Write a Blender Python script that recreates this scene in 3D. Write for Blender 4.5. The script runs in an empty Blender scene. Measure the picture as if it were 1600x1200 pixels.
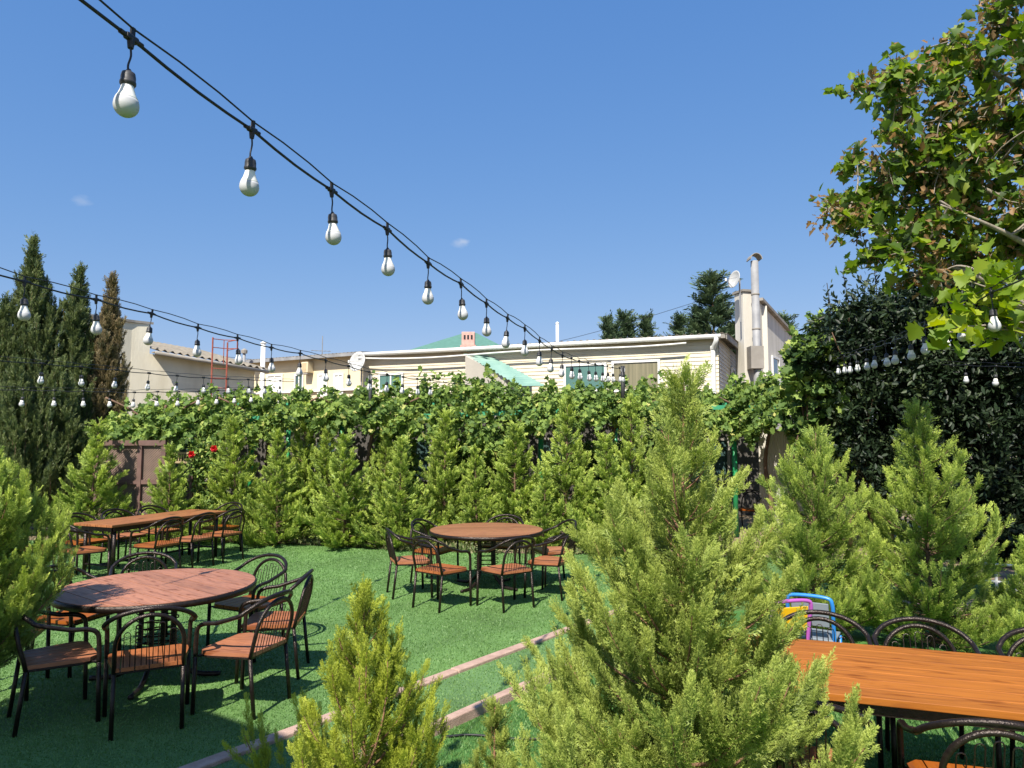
import bpy, bmesh, math, random
import numpy as np
from math import sin, cos, pi, radians as R, sqrt, atan2, tan
from mathutils import Vector, Matrix

S = bpy.context.scene
COL = S.collection
# ------------------------------------------------------------------ camera, sky, sun, exposure
F, CH, PITCH = 1109.0, 1.93, 0.0766
cam = bpy.data.cameras.new('camera'); camo = bpy.data.objects.new('camera', cam); COL.objects.link(camo)
cam.sensor_width = 36.0; cam.lens = 36.0 * F / 1600; cam.clip_start = .05; cam.clip_end = 5000
camo.location = (0, 0, CH); camo.rotation_euler = (pi / 2 + PITCH, 0, 0)
S.camera = camo
SUN_EL, SUN_AZ = R(49), R(19)              # sun stands behind the viewer, to the left
TOSUN = Vector((-sin(SUN_AZ) * cos(SUN_EL), -cos(SUN_AZ) * cos(SUN_EL), sin(SUN_EL)))
W = bpy.data.worlds.new('World'); S.world = W; W.use_nodes = True
wn, wl = W.node_tree.nodes, W.node_tree.links
bg = wn['Background']; bg.inputs['Strength'].default_value = .115
sky = wn.new('ShaderNodeTexSky'); sky.sky_type = 'NISHITA'; sky.sun_disc = False
sky.sun_elevation = SUN_EL; sky.sun_rotation = atan2(TOSUN.x, TOSUN.y)
sky.altitude = 300; sky.air_density = 1.0; sky.dust_density = .6; sky.ozone_density = 2.2
sep = wn.new('ShaderNodeSeparateColor'); com = wn.new('ShaderNodeCombineColor'); wl.new(sky.outputs[0], sep.inputs[0])
for i, (ga, gg) in enumerate(((.565, .89), (1.015, .57), (2.21, .31))):      # clear, deep summer blue
    pw = wn.new('ShaderNodeMath'); pw.operation = 'POWER'; pw.inputs[1].default_value = gg; wl.new(sep.outputs[i], pw.inputs[0])
    ml = wn.new('ShaderNodeMath'); ml.operation = 'MULTIPLY'; ml.inputs[1].default_value = ga; wl.new(pw.outputs[0], ml.inputs[0]); wl.new(ml.outputs[0], com.inputs[i])
# two small wisps of cloud
tcw = wn.new('ShaderNodeTexCoord'); nzw = wn.new('ShaderNodeTexNoise'); nzw.inputs['Scale'].default_value = 60; nzw.inputs['Detail'].default_value = 6
mpw = wn.new('ShaderNodeMapping'); mpw.inputs['Scale'].default_value = (1, 1, 2); wl.new(tcw.outputs['Generated'], mpw.inputs[0]); wl.new(mpw.outputs[0], nzw.inputs['Vector'])
CLOUDS = [((-.0717, .9609, .2677), .017, .34), ((-.0650, .9600, .2700), .009, .36), ((-.5060, .8160, .2790), .016, .22)]
last = com.outputs[0]
for (dx, dy, dz), rad, amt in CLOUDS:
    dv = Vector((dx, dy, dz)).normalized()
    ds = wn.new('ShaderNodeVectorMath'); ds.operation = 'SUBTRACT'; ds.inputs[1].default_value = dv; wl.new(tcw.outputs['Generated'], ds.inputs[0])
    sc_ = wn.new('ShaderNodeVectorMath'); sc_.operation = 'MULTIPLY'; sc_.inputs[1].default_value = (1, 1, 2.1); wl.new(ds.outputs[0], sc_.inputs[0])
    le = wn.new('ShaderNodeVectorMath'); le.operation = 'LENGTH'; wl.new(sc_.outputs[0], le.inputs[0])
    mr_ = wn.new('ShaderNodeMapRange'); mr_.inputs['From Min'].default_value = rad * 1.3; mr_.inputs['From Max'].default_value = 0; mr_.inputs['To Min'].default_value = -.35; mr_.inputs['To Max'].default_value = .55; wl.new(le.outputs['Value'], mr_.inputs[0])
    ad = wn.new('ShaderNodeMath'); ad.operation = 'ADD'; wl.new(mr_.outputs[0], ad.inputs[0]); wl.new(nzw.outputs[0], ad.inputs[1])
    m2_ = wn.new('ShaderNodeMapRange'); m2_.inputs['From Min'].default_value = .45; m2_.inputs['From Max'].default_value = 1.0; m2_.inputs['To Max'].default_value = amt; wl.new(ad.outputs[0], m2_.inputs[0])
    mx_ = wn.new('ShaderNodeMix'); mx_.data_type = 'RGBA'; wl.new(m2_.outputs[0], mx_.inputs[0]); wl.new(last, mx_.inputs[6]); mx_.inputs[7].default_value = (3.2, 3.5, 4.1, 1); last = mx_.outputs[2]
wl.new(last, bg.inputs[0])
sl = bpy.data.lights.new('sun', 'SUN'); sl.energy = 4.4; sl.angle = R(.55); sl.color = (1, .94, .84)
so = bpy.data.objects.new('sun', sl); COL.objects.link(so)
so.rotation_euler = TOSUN.to_track_quat('Z', 'Y').to_euler(); so.location = (-8, -20, 30)
S.view_settings.view_transform = 'Standard'; S.view_settings.look = 'None'
S.view_settings.exposure = 0.85; S.view_settings.gamma = 1
S.render.engine = 'CYCLES'
S.cycles.max_bounces = 6; S.cycles.diffuse_bounces = 3; S.cycles.glossy_bounces = 2
S.cycles.transmission_bounces = 4; S.cycles.transparent_max_bounces = 4
S.cycles.use_denoising = True; S.cycles.caustics_reflective = False; S.cycles.caustics_refractive = False

# ------------------------------------------------------------------ helpers
CP, SP = cos(PITCH), sin(PITCH)
def ray(px, py):
    v = (600 - py) / F
    return Vector(((px - 800) / F, CP - SP * v, SP + CP * v))
def at(px, py, Y):                          # the point seen at a pixel, Y metres ahead
    d = ray(px, py); d = d * (Y / d.y); return Vector((d.x, d.y, d.z + CH))
def gp(px, py, z=0.0):                      # the point seen at a pixel, at height z
    d = ray(px, py); d = d * ((z - CH) / d.z); return Vector((d.x, d.y, z))

def tag(o, label=None, cat=None, group=None, kind=None):
    if label: o['label'] = label
    if cat: o['category'] = cat
    if group: o['group'] = group
    if kind: o['kind'] = kind
    return o
def empty(name, loc=(0, 0, 0), rz=0, label=None, cat=None, group=None):
    o = bpy.data.objects.new(name, None); COL.objects.link(o); o.location = loc
    o.rotation_euler = (0, 0, rz); o.empty_display_size = .2
    return tag(o, label, cat, group)
def link(name, me, parent=None):
    o = bpy.data.objects.new(name, me); COL.objects.link(o); o.parent = parent; return o
def copy_tree(o, parent=None):
    c = o.copy(); COL.objects.link(c); c.parent = parent
    for ch in list(o.children): copy_tree(ch, c)
    return c

class MB:
    def __init__(s): s.v, s.f, s.m = [], [], []
    def add(s, vs, fs, mi=0):
        b = len(s.v); s.v += [tuple(v) for v in vs]; s.f += [tuple(b + i for i in f) for f in fs]; s.m += [mi] * len(fs)
        return s
    def box(s, c, d, rz=0, mi=0, rot=None, bev=0):
        x, y, z = d[0] / 2, d[1] / 2, d[2] / 2
        M = rot if rot is not None else Matrix.Rotation(rz, 3, 'Z')
        c = Vector(c)
        if bev <= 0:
            vs = [c + M @ Vector((sx * x, sy * y, sz * z)) for sz in (-1, 1) for sx, sy in ((-1, -1), (1, -1), (1, 1), (-1, 1))]
            return s.add(vs, [(3, 2, 1, 0), (4, 5, 6, 7), (0, 1, 5, 4), (1, 2, 6, 5), (2, 3, 7, 6), (3, 0, 4, 7)], mi)
        bm = bmesh.new(); bmesh.ops.create_cube(bm, size=1)
        for v in bm.verts: v.co = Vector((v.co.x * d[0], v.co.y * d[1], v.co.z * d[2]))
        bmesh.ops.bevel(bm, geom=bm.edges[:], offset=bev, segments=2, affect='EDGES', profile=.5)
        for v in bm.verts: v.co = c + M @ v.co
        bm.verts.index_update()
        s.add([v.co[:] for v in bm.verts], [[v.index for v in f.verts] for f in bm.faces], mi); bm.free()
        return s
    def beam(s, a, b, w, h, mi=0):           # rectangular bar between two points
        a, b = Vector(a), Vector(b); d = b - a
        q = d.to_track_quat('X', 'Z').to_matrix()
        return s.box((a + b) / 2, (d.length, w, h), mi=mi, rot=q)
    def tube(s, pts, r, n=8, mi=0, cap=True, closed=False):
        pts = [Vector(p) for p in pts]; k = len(pts)
        rs = r if isinstance(r, (list, tuple)) else [r] * k
        vs = []; up = None
        for i, p in enumerate(pts):
            if closed: t = (pts[(i + 1) % k] - pts[i - 1]).normalized()
            else: t = (pts[min(i + 1, k - 1)] - pts[max(i - 1, 0)]).normalized()
            if up is None:
                up = Vector((0, 0, 1)) if abs(t.z) < .9 else Vector((1, 0, 0))
            up = up - t * up.dot(t)
            if up.length < 1e-6: up = t.orthogonal()
            up.normalize(); bi = t.cross(up)
            for j in range(n):
                a = 2 * pi * j / n
                vs.append(p + (up * cos(a) + bi * sin(a)) * rs[i])
        fs = []
        for i in range(k if closed else k - 1):
            i2 = (i + 1) % k
            for j in range(n):
                fs.append((i * n + j, i * n + (j + 1) % n, i2 * n + (j + 1) % n, i2 * n + j))
        if cap and not closed:
            fs.append(tuple(range(n - 1, -1, -1))); fs.append(tuple((k - 1) * n + j for j in range(n)))
        return s.add(vs, fs, mi)
    def lathe(s, prof, n=16, c=(0, 0, 0), mi=0, axis=None):
        c = Vector(c); M = axis or Matrix.Identity(3); vs = []; fs = []
        for r, z in prof:
            for j in range(n):
                a = 2 * pi * j / n; vs.append(c + M @ Vector((r * cos(a), r * sin(a), z)))
        for i in range(len(prof) - 1):
            for j in range(n):
                fs.append((i * n + j, i * n + (j + 1) % n, (i + 1) * n + (j + 1) % n, (i + 1) * n + j))
        fs.append(tuple(range(n - 1, -1, -1))); fs.append(tuple((len(prof) - 1) * n + j for j in range(n)))
        return s.add(vs, fs, mi)
    def prism(s, poly, z0, z1, mi=0):        # poly: counter-clockwise (x, y)
        n = len(poly)
        vs = [(x, y, z0) for x, y in poly] + [(x, y, z1) for x, y in poly]
        fs = [tuple(range(n - 1, -1, -1)), tuple(range(n, 2 * n))] + [(i, (i + 1) % n, n + (i + 1) % n, n + i) for i in range(n)]
        return s.add(vs, fs, mi)
    def mesh(s, name, mats, smooth=False):
        me = bpy.data.meshes.new(name); me.from_pydata(s.v, [], s.f)
        for m in (mats if isinstance(mats, (list, tuple)) else [mats]): me.materials.append(m)
        if any(s.m): me.polygons.foreach_set('material_index', s.m)
        if smooth: me.polygons.foreach_set('use_smooth', [True] * len(me.polygons))
        me.update(); return me
    def build(s, name, mats, parent=None, smooth=False):
        return link(name, s.mesh(name, mats, smooth), parent)

def spline(P, n=6):                          # Catmull-Rom through points
    P = [Vector(p) for p in P]; out = []
    for i in range(len(P) - 1):
        a, b, c, d = P[max(i - 1, 0)], P[i], P[i + 1], P[min(i + 2, len(P) - 1)]
        for k in range(n):
            t = k / n
            out.append(.5 * ((2 * b) + (c - a) * t + (2 * a - 5 * b + 4 * c - d) * t * t + (3 * b - a - 3 * c + d) * t ** 3))
    out.append(P[-1]); return out

# ---- foliage: many small faces written with numpy
def np_mesh(name, V, Fa, tint, mat, smooth=False):
    me = bpy.data.meshes.new(name)
    n, k = Fa.shape
    me.vertices.add(len(V)); me.vertices.foreach_set('co', np.ascontiguousarray(V, np.float32).ravel())
    me.loops.add(n * k); me.loops.foreach_set('vertex_index', np.ascontiguousarray(Fa, np.int32).ravel())
    me.polygons.add(n); me.polygons.foreach_set('loop_start', np.arange(0, n * k, k, dtype=np.int32))
    if smooth: me.polygons.foreach_set('use_smooth', np.ones(n, bool))
    me.materials.append(mat)
    me.update(calc_edges=True)
    if tint is not None:
        at_ = me.attributes.new('tint', 'FLOAT', 'POINT'); at_.data.foreach_set('value', np.ascontiguousarray(tint, np.float32).ravel())
    return me
def norm(a): return a / np.maximum(np.linalg.norm(a, axis=-1, keepdims=True), 1e-9)
def basis(D, Nn, size):                      # columns: along, across, normal
    X = norm(D); Z = norm(Nn - (Nn * X).sum(-1, keepdims=True) * X); Y = np.cross(Z, X)
    return np.stack([X, Y, Z], -1) * np.asarray(size).reshape(-1, 1, 1)
def scatter(tm, O, B, tint):
    v, f, tv = tm
    V = (O[:, None, :] + np.einsum('nij,kj->nki', B, v)).reshape(-1, 3)
    Fa = (f[None] + (np.arange(len(O)) * len(v))[:, None, None]).reshape(-1, f.shape[1])
    return V, Fa, (tint[:, None] + tv[None]).ravel()
def merge(parts):
    V, Fa, T = [], [], []; b = 0
    for v, f, t in parts: V.append(v); Fa.append(f + b); T.append(t); b += len(v)
    return np.concatenate(V), np.concatenate(Fa), np.concatenate(T)
def blade(p, d, l, w, nrm, t0, t1):           # diamond leaf blade
    p, d = np.array(p, float), np.array(d, float); side = np.cross(nrm, d); side /= np.linalg.norm(side)
    return [p, p + d * l * .45 + side * w / 2, p + d * l, p + d * l * .45 - side * w / 2], [t0, (t0 + t1) / 2, t1, (t0 + t1) / 2]
def frond_tm(seed, n1, n2, w, spread=.34):     # a feathery spray of length 1 along +X
    rg = np.random.default_rng(seed); V, T = [], []
    def put(p, d, l, w, t0, t1):
        a, b = blade(p, d, l, w, np.array([rg.normal(0, .35), rg.normal(0, .35), 1.]), t0, t1); V.extend(a); T.extend(b)
    put((0, 0, 0), (1, 0, 0), 1.0, w * .8, 0, .45)
    for i in range(n1):
        p = .06 + .88 * i / n1; sgn = 1 if i % 2 else -1
        a = .50 + rg.normal(0, .09); L = spread * (1 - p) ** .7 + .10
        d = np.array([cos(a), sgn * sin(a), rg.normal(0, .22)]); d /= np.linalg.norm(d)
        q = np.array([p, 0, .05 * rg.normal()])
        if n2 == 0: put(q, d, L, w * 1.5, .1 + .3 * p, .5); continue
        put(q, d, L, w, .05 + .25 * p, .5)
        for j in range(n2):
            u = .15 + .75 * j / n2; s2 = 1 if j % 2 else -1
            b = a * sgn + s2 * .5
            d2 = np.array([cos(b), sin(b), rg.normal(0, .3)]); d2 /= np.linalg.norm(d2)
            put(q + d * L * u, d2, .13 * (1.15 - u * .6), w, .1 + .25 * p + .1 * u, .45)
    V = np.array(V); f = np.arange(len(V)).reshape(-1, 4)
    return V, f, np.array(T)

# ------------------------------------------------------------------ materials
def mat(name, base=(.5, .5, .5), rough=.6, metal=0, spec=.5):
    m = bpy.data.materials.new(name); m.use_nodes = True; b = m.node_tree.nodes['Principled BSDF']
    b.inputs['Base Color'].default_value = (*base, 1); b.inputs['Roughness'].default_value = rough
    b.inputs['Metallic'].default_value = metal; b.inputs['Specular IOR Level'].default_value = spec
    m.diffuse_color = (*base, 1); return m
def N(m, t, **k):
    n = m.node_tree.nodes.new(t)
    for a, b in k.items(): setattr(n, a, b)
    return n
def L(m, a, b): m.node_tree.links.new(a, b)
def pb(m): return m.node_tree.nodes['Principled BSDF']
def ramp(m, stops):
    r = N(m, 'ShaderNodeValToRGB'); e = r.color_ramp.elements
    while len(e) < len(stops): e.new(.5)
    for x, (p, c) in zip(e, stops): x.position = p; x.color = (*c, 1)
    return r
def noisy(name, stops, scale=4, detail=6, rough=.8, bump=0, bscale=60, coord='Object', stretch=(1, 1, 1), metal=0, dist=0, spec=.5):
    m = mat(name, stops[0][1], rough, metal, spec); tc = N(m, 'ShaderNodeTexCoord'); mp = N(m, 'ShaderNodeMapping')
    mp.inputs['Scale'].default_value = stretch; L(m, tc.outputs[coord], mp.inputs[0])
    n = N(m, 'ShaderNodeTexNoise'); n.inputs['Scale'].default_value = scale; n.inputs['Detail'].default_value = detail
    n.inputs['Distortion'].default_value = dist
    L(m, mp.outputs[0], n.inputs['Vector']); r = ramp(m, stops); L(m, n.outputs[0], r.inputs[0]); L(m, r.outputs[0], pb(m).inputs['Base Color'])
    if bump:
        n2 = N(m, 'ShaderNodeTexNoise'); n2.inputs['Scale'].default_value = bscale; n2.inputs['Detail'].default_value = 5
        L(m, mp.outputs[0], n2.inputs['Vector']); bp = N(m, 'ShaderNodeBump'); bp.inputs['Strength'].default_value = bump
        bp.inputs['Distance'].default_value = .02
        L(m, n2.outputs[0], bp.inputs['Height']); L(m, bp.outputs[0], pb(m).inputs['Normal'])
    return m
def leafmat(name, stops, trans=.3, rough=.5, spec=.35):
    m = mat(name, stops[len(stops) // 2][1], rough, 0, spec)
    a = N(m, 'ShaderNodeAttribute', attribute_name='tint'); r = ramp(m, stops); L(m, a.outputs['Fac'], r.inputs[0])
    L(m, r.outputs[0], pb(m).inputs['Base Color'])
    t = N(m, 'ShaderNodeBsdfTranslucent'); h = N(m, 'ShaderNodeHueSaturation'); h.inputs['Value'].default_value = 1.5; h.inputs['Saturation'].default_value = 1.1
    L(m, r.outputs[0], h.inputs['Color']); L(m, h.outputs[0], t.inputs[0])
    mx = N(m, 'ShaderNodeMixShader'); mx.inputs[0].default_value = trans
    L(m, pb(m).outputs[0], mx.inputs[1]); L(m, t.outputs[0], mx.inputs[2]); L(m, mx.outputs[0], m.node_tree.nodes['Material Output'].inputs[0])
    return m
def plain_noise(name, c, rough=.6, var=.15, scale=6, **k):
    a = tuple(x * (1 - var) for x in c); b = tuple(min(1, x * (1 + var)) for x in c)
    return noisy(name, [(.3, a), (.7, b)], scale=scale, rough=rough, **k)

def wood(name, c, dark, along=(1, 12, 12), rough=.42):
    m = mat(name, c, rough, 0, .3); tc = N(m, 'ShaderNodeTexCoord'); mp = N(m, 'ShaderNodeMapping'); mp.inputs['Scale'].default_value = along
    L(m, tc.outputs['Object'], mp.inputs[0])
    n = N(m, 'ShaderNodeTexNoise'); n.inputs['Scale'].default_value = 3.2; n.inputs['Detail'].default_value = 8; n.inputs['Distortion'].default_value = .6
    L(m, mp.outputs[0], n.inputs['Vector'])
    g = N(m, 'ShaderNodeNewGeometry'); wnz = N(m, 'ShaderNodeTexWhiteNoise', noise_dimensions='1D')
    L(m, g.outputs['Random Per Island'], wnz.inputs['W'])
    r = ramp(m, [(.25, dark), (.5, c), (.8, tuple(min(1, x * 1.2) for x in c))]); L(m, n.outputs[0], r.inputs[0])
    h = N(m, 'ShaderNodeHueSaturation'); mr = N(m, 'ShaderNodeMapRange'); mr.inputs['To Min'].default_value = .82; mr.inputs['To Max'].default_value = 1.15
    L(m, wnz.outputs['Value'], mr.inputs[0]); L(m, r.outputs[0], h.inputs['Color'])
    oi = N(m, 'ShaderNodeObjectInfo'); m2 = N(m, 'ShaderNodeMapRange'); m2.inputs['To Min'].default_value = .84; m2.inputs['To Max'].default_value = 1.12; L(m, oi.outputs['Random'], m2.inputs[0])
    mm = N(m, 'ShaderNodeMath', operation='MULTIPLY'); L(m, mr.outputs[0], mm.inputs[0]); L(m, m2.outputs[0], mm.inputs[1]); L(m, mm.outputs[0], h.inputs['Value'])
    m3 = N(m, 'ShaderNodeMapRange'); m3.inputs['To Min'].default_value = 1.08; m3.inputs['To Max'].default_value = .86; L(m, oi.outputs['Random'], m3.inputs[0]); L(m, m3.outputs[0], h.inputs['Saturation'])
    # knots and pale wear spots
    k = N(m, 'ShaderNodeTexNoise'); k.inputs['Scale'].default_value = 2.3; k.inputs['Detail'].default_value = 2
    mk = N(m, 'ShaderNodeMapping'); mk.inputs['Scale'].default_value = tuple(x ** .5 * 2 for x in along); L(m, tc.outputs['Object'], mk.inputs[0]); L(m, mk.outputs[0], k.inputs['Vector'])
    kr = ramp(m, [(.58, (0, 0, 0)), (.70, (1, 1, 1))]); L(m, k.outputs[0], kr.inputs[0])
    mx = N(m, 'ShaderNodeMix', data_type='RGBA'); L(m, kr.outputs[0], mx.inputs[0]); L(m, h.outputs[0], mx.inputs[6])
    mx.inputs[7].default_value = (*dark, 1); L(m, mx.outputs[2], pb(m).inputs['Base Color'])
    b = N(m, 'ShaderNodeBump'); b.inputs['Strength'].default_value = .15; b.inputs['Distance'].default_value = .003
    L(m, n.outputs[0], b.inputs['Height']); L(m, b.outputs[0], pb(m).inputs['Normal'])
    return m

def turf_mat(name, c0, c1):
    m = mat(name, c0, .75, 0, .3); tc = N(m, 'ShaderNodeTexCoord')
    n1 = N(m, 'ShaderNodeTexNoise'); n1.inputs['Scale'].default_value = 160; n1.inputs['Detail'].default_value = 3
    n2 = N(m, 'ShaderNodeTexNoise'); n2.inputs['Scale'].default_value = 1.1; n2.inputs['Detail'].default_value = 5
    for n in (n1, n2): L(m, tc.outputs['Object'], n.inputs['Vector'])
    r = ramp(m, [(.35, c0), (.65, c1)]); L(m, n1.outputs[0], r.inputs[0])
    h = N(m, 'ShaderNodeHueSaturation'); mr = N(m, 'ShaderNodeMapRange'); mr.inputs['From Min'].default_value = .3; mr.inputs['From Max'].default_value = .7
    mr.inputs['To Min'].default_value = .72; mr.inputs['To Max'].default_value = 1.25
    L(m, n2.outputs[0], mr.inputs[0]); L(m, mr.outputs[0], h.inputs['Value']); L(m, r.outputs[0], h.inputs['Color']); L(m, h.outputs[0], pb(m).inputs['Base Color'])
    b = N(m, 'ShaderNodeBump'); b.inputs['Strength'].default_value = .6; b.inputs['Distance'].default_value = .01
    L(m, n1.outputs[0], b.inputs['Height']); L(m, b.outputs[0], pb(m).inputs['Normal']); return m

def siding_mat(name, c):
    m = mat(name, c, .5); tc = N(m, 'ShaderNodeTexCoord'); sp = N(m, 'ShaderNodeSeparateXYZ'); L(m, tc.outputs['Object'], sp.inputs[0])
    n = N(m, 'ShaderNodeTexNoise'); n.inputs['Scale'].default_value = 1.5; n.inputs['Detail'].default_value = 6; L(m, tc.outputs['Object'], n.inputs['Vector'])
    r = ramp(m, [(.3, tuple(x * .88 for x in c)), (.7, c)]); L(m, n.outputs[0], r.inputs[0]); L(m, r.outputs[0], pb(m).inputs['Base Color']); return m

M = {}
M['soil'] = noisy('dry_soil', [(.3, (.16, .11, .07)), (.7, (.33, .25, .16))], scale=3, bump=.6, bscale=30, rough=.95)
M['turf'] = turf_mat('artificial_turf', (.085, .17, .047), (.155, .275, .08))
M['turf2'] = turf_mat('pale_worn_turf', (.085, .17, .06), (.145, .255, .09))
M['turf3'] = turf_mat('deep_green_turf', (.05, .14, .025), (.09, .22, .05))
M['blade'] = leafmat('turf_blades', [(0, (.075, .165, .04)), (.5, (.14, .265, .072)), (1, (.24, .38, .13))], .25, .5, .4)
M['kerb'] = noisy('pink_concrete', [(.3, (.38, .245, .19)), (.7, (.54, .37, .29))], scale=14, bump=.5, bscale=120, rough=.9)
M['metal'] = noisy('hammered_bronze_metal', [(.3, (.018, .013, .011)), (.7, (.04, .028, .022))], scale=40, rough=.3, metal=.55, bump=.25, bscale=150)
M['wood_seat'] = wood('orange_varnished_wood', (.36, .115, .035), (.20, .06, .02), along=(12, 1, 12))
M['wood_red'] = wood('faded_red_brown_wood', (.34, .118, .05), (.20, .07, .035), along=(1.2, 12, 12), rough=.5)
M['wood_far'] = wood('brown_wood', (.36, .165, .085), (.22, .09, .045), along=(1.2, 12, 12))
M['wood_long'] = wood('amber_wood', (.36, .135, .045), (.22, .075, .025), along=(1, 12, 12))
M['wood_right'] = wood('bright_orange_pine', (.39, .118, .003), (.21, .055, .003), along=(.8, 12, 12), rough=.55)
M['white'] = plain_noise('white_paint', (.78, .77, .72), .5, .06)
M['cable'] = plain_noise('black_cable', (.012, .012, .014), .5)
M['socket'] = plain_noise('dark_grey_plastic', (.035, .034, .036), .55, .2, 60)
M['sleeve'] = mat('white_bulb_sleeve', (.82, .80, .74), .7, 0, .15)
g = mat('frosted_bulb_globe', (.50, .50, .51), .7, 0, .15); M['globe'] = g; M['dishw'] = plain_noise('dull_grey_dish_paint', (.50, .50, .48), .6, .1)
pb(g).inputs['Subsurface Weight'].default_value = 0
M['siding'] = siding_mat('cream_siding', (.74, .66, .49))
M['siding_dim'] = siding_mat('dimmed_cream_siding', (.52, .48, .40))  # cream siding greyed down for grazing light on the side wall; lean-to shares it
M['cream'] = noisy('cream_plaster', [(.3, (.68, .61, .45)), (.62, (.84, .77, .60))], scale=1.3, stretch=(1.5, 1.5, .4), rough=.9, bump=.2, bscale=20)
M['yellow'] = noisy('yellow_cream_plaster', [(.25, (.70, .59, .38)), (.75, (.80, .69, .47))], scale=1.4, stretch=(1.5, 1.5, .35), rough=.9, bump=.2, bscale=20)
M['greyw'] = noisy('grey_plaster', [(.3, (.52, .49, .42)), (.65, (.66, .62, .54))], scale=1.6, rough=.9, bump=.2, bscale=20, stretch=(2, 2, .35), detail=9)
M['dark'] = noisy('shade_darkened_wall', [(.25, (.06, .055, .048)), (.75, (.11, .10, .088))], scale=2, rough=.9)  # pergola's shade on the back wall put into the colour; sapling stems reuse it
M['dull'] = noisy('weathered_grey_wall', [(.25, (.22, .2, .17)), (.75, (.36, .33, .29))], scale=2, rough=.9)
M['asb'] = noisy('weathered_corrugated_roof', [(.25, (.16, .14, .11)), (.75, (.30, .26, .20))], scale=3, rough=.9, bump=.2)
M['groof'] = plain_noise('green_metal_roof', (.10, .22, .165), .55, .12)
M['teal'] = noisy('teal_corrugated_sheet', [(.3, (.15, .29, .24)), (.7, (.25, .40, .33))], scale=2, rough=.5)
M['pink'] = plain_noise('pink_chimney_paint', (.62, .36, .30), .8)
M['galv'] = noisy('galvanised_metal', [(.3, (.22, .22, .225)), (.7, (.33, .33, .33))], scale=3, rough=.65, metal=.1)
M['greenm'] = plain_noise('green_painted_steel', (.05, .30, .16), .45, .12)
M['greenp'] = plain_noise('bright_green_post_paint', (.02, .26, .09), .4, .12)
M['glass'] = mat('dark_window_glass', (.05, .09, .085), .08, 0, .8)
M['tglass'] = noisy('teal_window_glass', [(.3, (.07, .16, .14)), (.7, (.12, .23, .20))], scale=1, rough=.12)
M['curtain'] = noisy('brown_curtain_behind_glass', [(.35, (.16, .15, .09)), (.65, (.27, .24, .15))], scale=2, stretch=(6, 6, .2), rough=.3)
M['brown'] = plain_noise('brown_painted_lattice', (.15, .085, .07), .7, .2)
M['lattw'] = plain_noise('faded_brown_lattice_wood', (.24, .165, .13), .8, .2)
M['straw'] = plain_noise('pale_wood_slats', (.40, .30, .17), .8, .2)
M['rust'] = noisy('red_oxide_ladder_paint', [(.3, (.25, .05, .03)), (.7, (.38, .10, .06))], scale=8, rough=.7)
M['bark'] = noisy('brown_bark', [(.3, (.10, .06, .04)), (.7, (.22, .13, .08))], scale=20, rough=.9, bump=.5, bscale=60, stretch=(1, 1, .2))
M['bark2'] = noisy('reddish_conifer_bark', [(.3, (.20, .10, .06)), (.7, (.36, .19, .11))], scale=30, rough=.9, bump=.4, bscale=80, stretch=(1, 1, .2))
M['barkg'] = noisy('pale_grey_bark', [(.3, (.20, .17, .13)), (.7, (.36, .31, .25))], scale=14, rough=.9, bump=.4, bscale=60, stretch=(1, 1, .3))
M['blue'] = plain_noise('blue_painted_tube', (.03, .22, .60), .35, .08)
M['purple'] = plain_noise('purple_painted_tube', (.42, .10, .42), .35, .08)
M['yel'] = plain_noise('yellow_plastic', (.75, .42, .01), .35, .05)
M['oran'] = plain_noise('orange_plastic', (.70, .25, .02), .35, .05)
M['greyp'] = plain_noise('grey_plastic_panel', (.20, .23, .26), .5, .1)
M['redfl'] = plain_noise('red_petals', (.60, .015, .02), .5, .2)
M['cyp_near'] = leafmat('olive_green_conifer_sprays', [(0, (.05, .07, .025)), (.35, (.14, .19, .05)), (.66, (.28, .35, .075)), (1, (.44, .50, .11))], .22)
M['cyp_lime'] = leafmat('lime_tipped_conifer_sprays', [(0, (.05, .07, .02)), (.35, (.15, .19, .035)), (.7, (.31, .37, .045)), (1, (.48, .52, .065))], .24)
M['cyp_row'] = leafmat('yellow_green_conifer_sprays', [(0, (.022, .043, .016)), (.32, (.10, .158, .040)), (.68, (.275, .375, .072)), (1, (.54, .63, .125))], .22)  # darkest stop deepened for shade inside crowns; pale tips are young growth
M['thuja'] = leafmat('dark_cypress_sprays', [(0, (.015, .03, .015)), (.5, (.05, .085, .036)), (1, (.15, .185, .06))], .18)
M['thuja_dry'] = leafmat('drying_brown_cypress_sprays', [(0, (.02, .032, .014)), (.5, (.075, .08, .034)), (1, (.26, .20, .10))], .18)
M['fir'] = leafmat('blue_green_fir_needles', [(0, (.02, .045, .025)), (.5, (.05, .09, .048)), (1, (.12, .17, .07))], .15)
M['vine'] = leafmat('grape_leaves', [(0, (.03, .06, .018)), (.4, (.125, .205, .05)), (.8, (.31, .41, .085)), (1, (.50, .48, .16))], .26, .6, .2)
M['laurel'] = leafmat('dark_glossy_laurel_leaves', [(0, (.008, .016, .007)), (.6, (.022, .042, .016)), (1, (.065, .09, .032))], .12, .5, .35)  # dark leaf colour, with the maple's shade over the hedge put into it
M['maple'] = leafmat('maple_leaves_green_and_dry', [(0, (.045, .08, .02)), (.25, (.11, .19, .03)), (.55, (.27, .36, .035)), (.62, (.17, .13, .05)), (1, (.36, .21, .10))], .4)
M['maple_y'] = leafmat('sun_toned_maple_leaves', [(0, (.10, .18, .02)), (.55, (.24, .33, .025)), (1, (.38, .42, .04))], .4)  # brighter copy of the maple greens, sunshine on the low bough put into colour
M['weed'] = leafmat('weed_leaves', [(0, (.05, .09, .025)), (.6, (.12, .16, .05)), (1, (.30, .27, .14))], .25)
rng = np.random.default_rng(7); random.seed(7)

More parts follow.
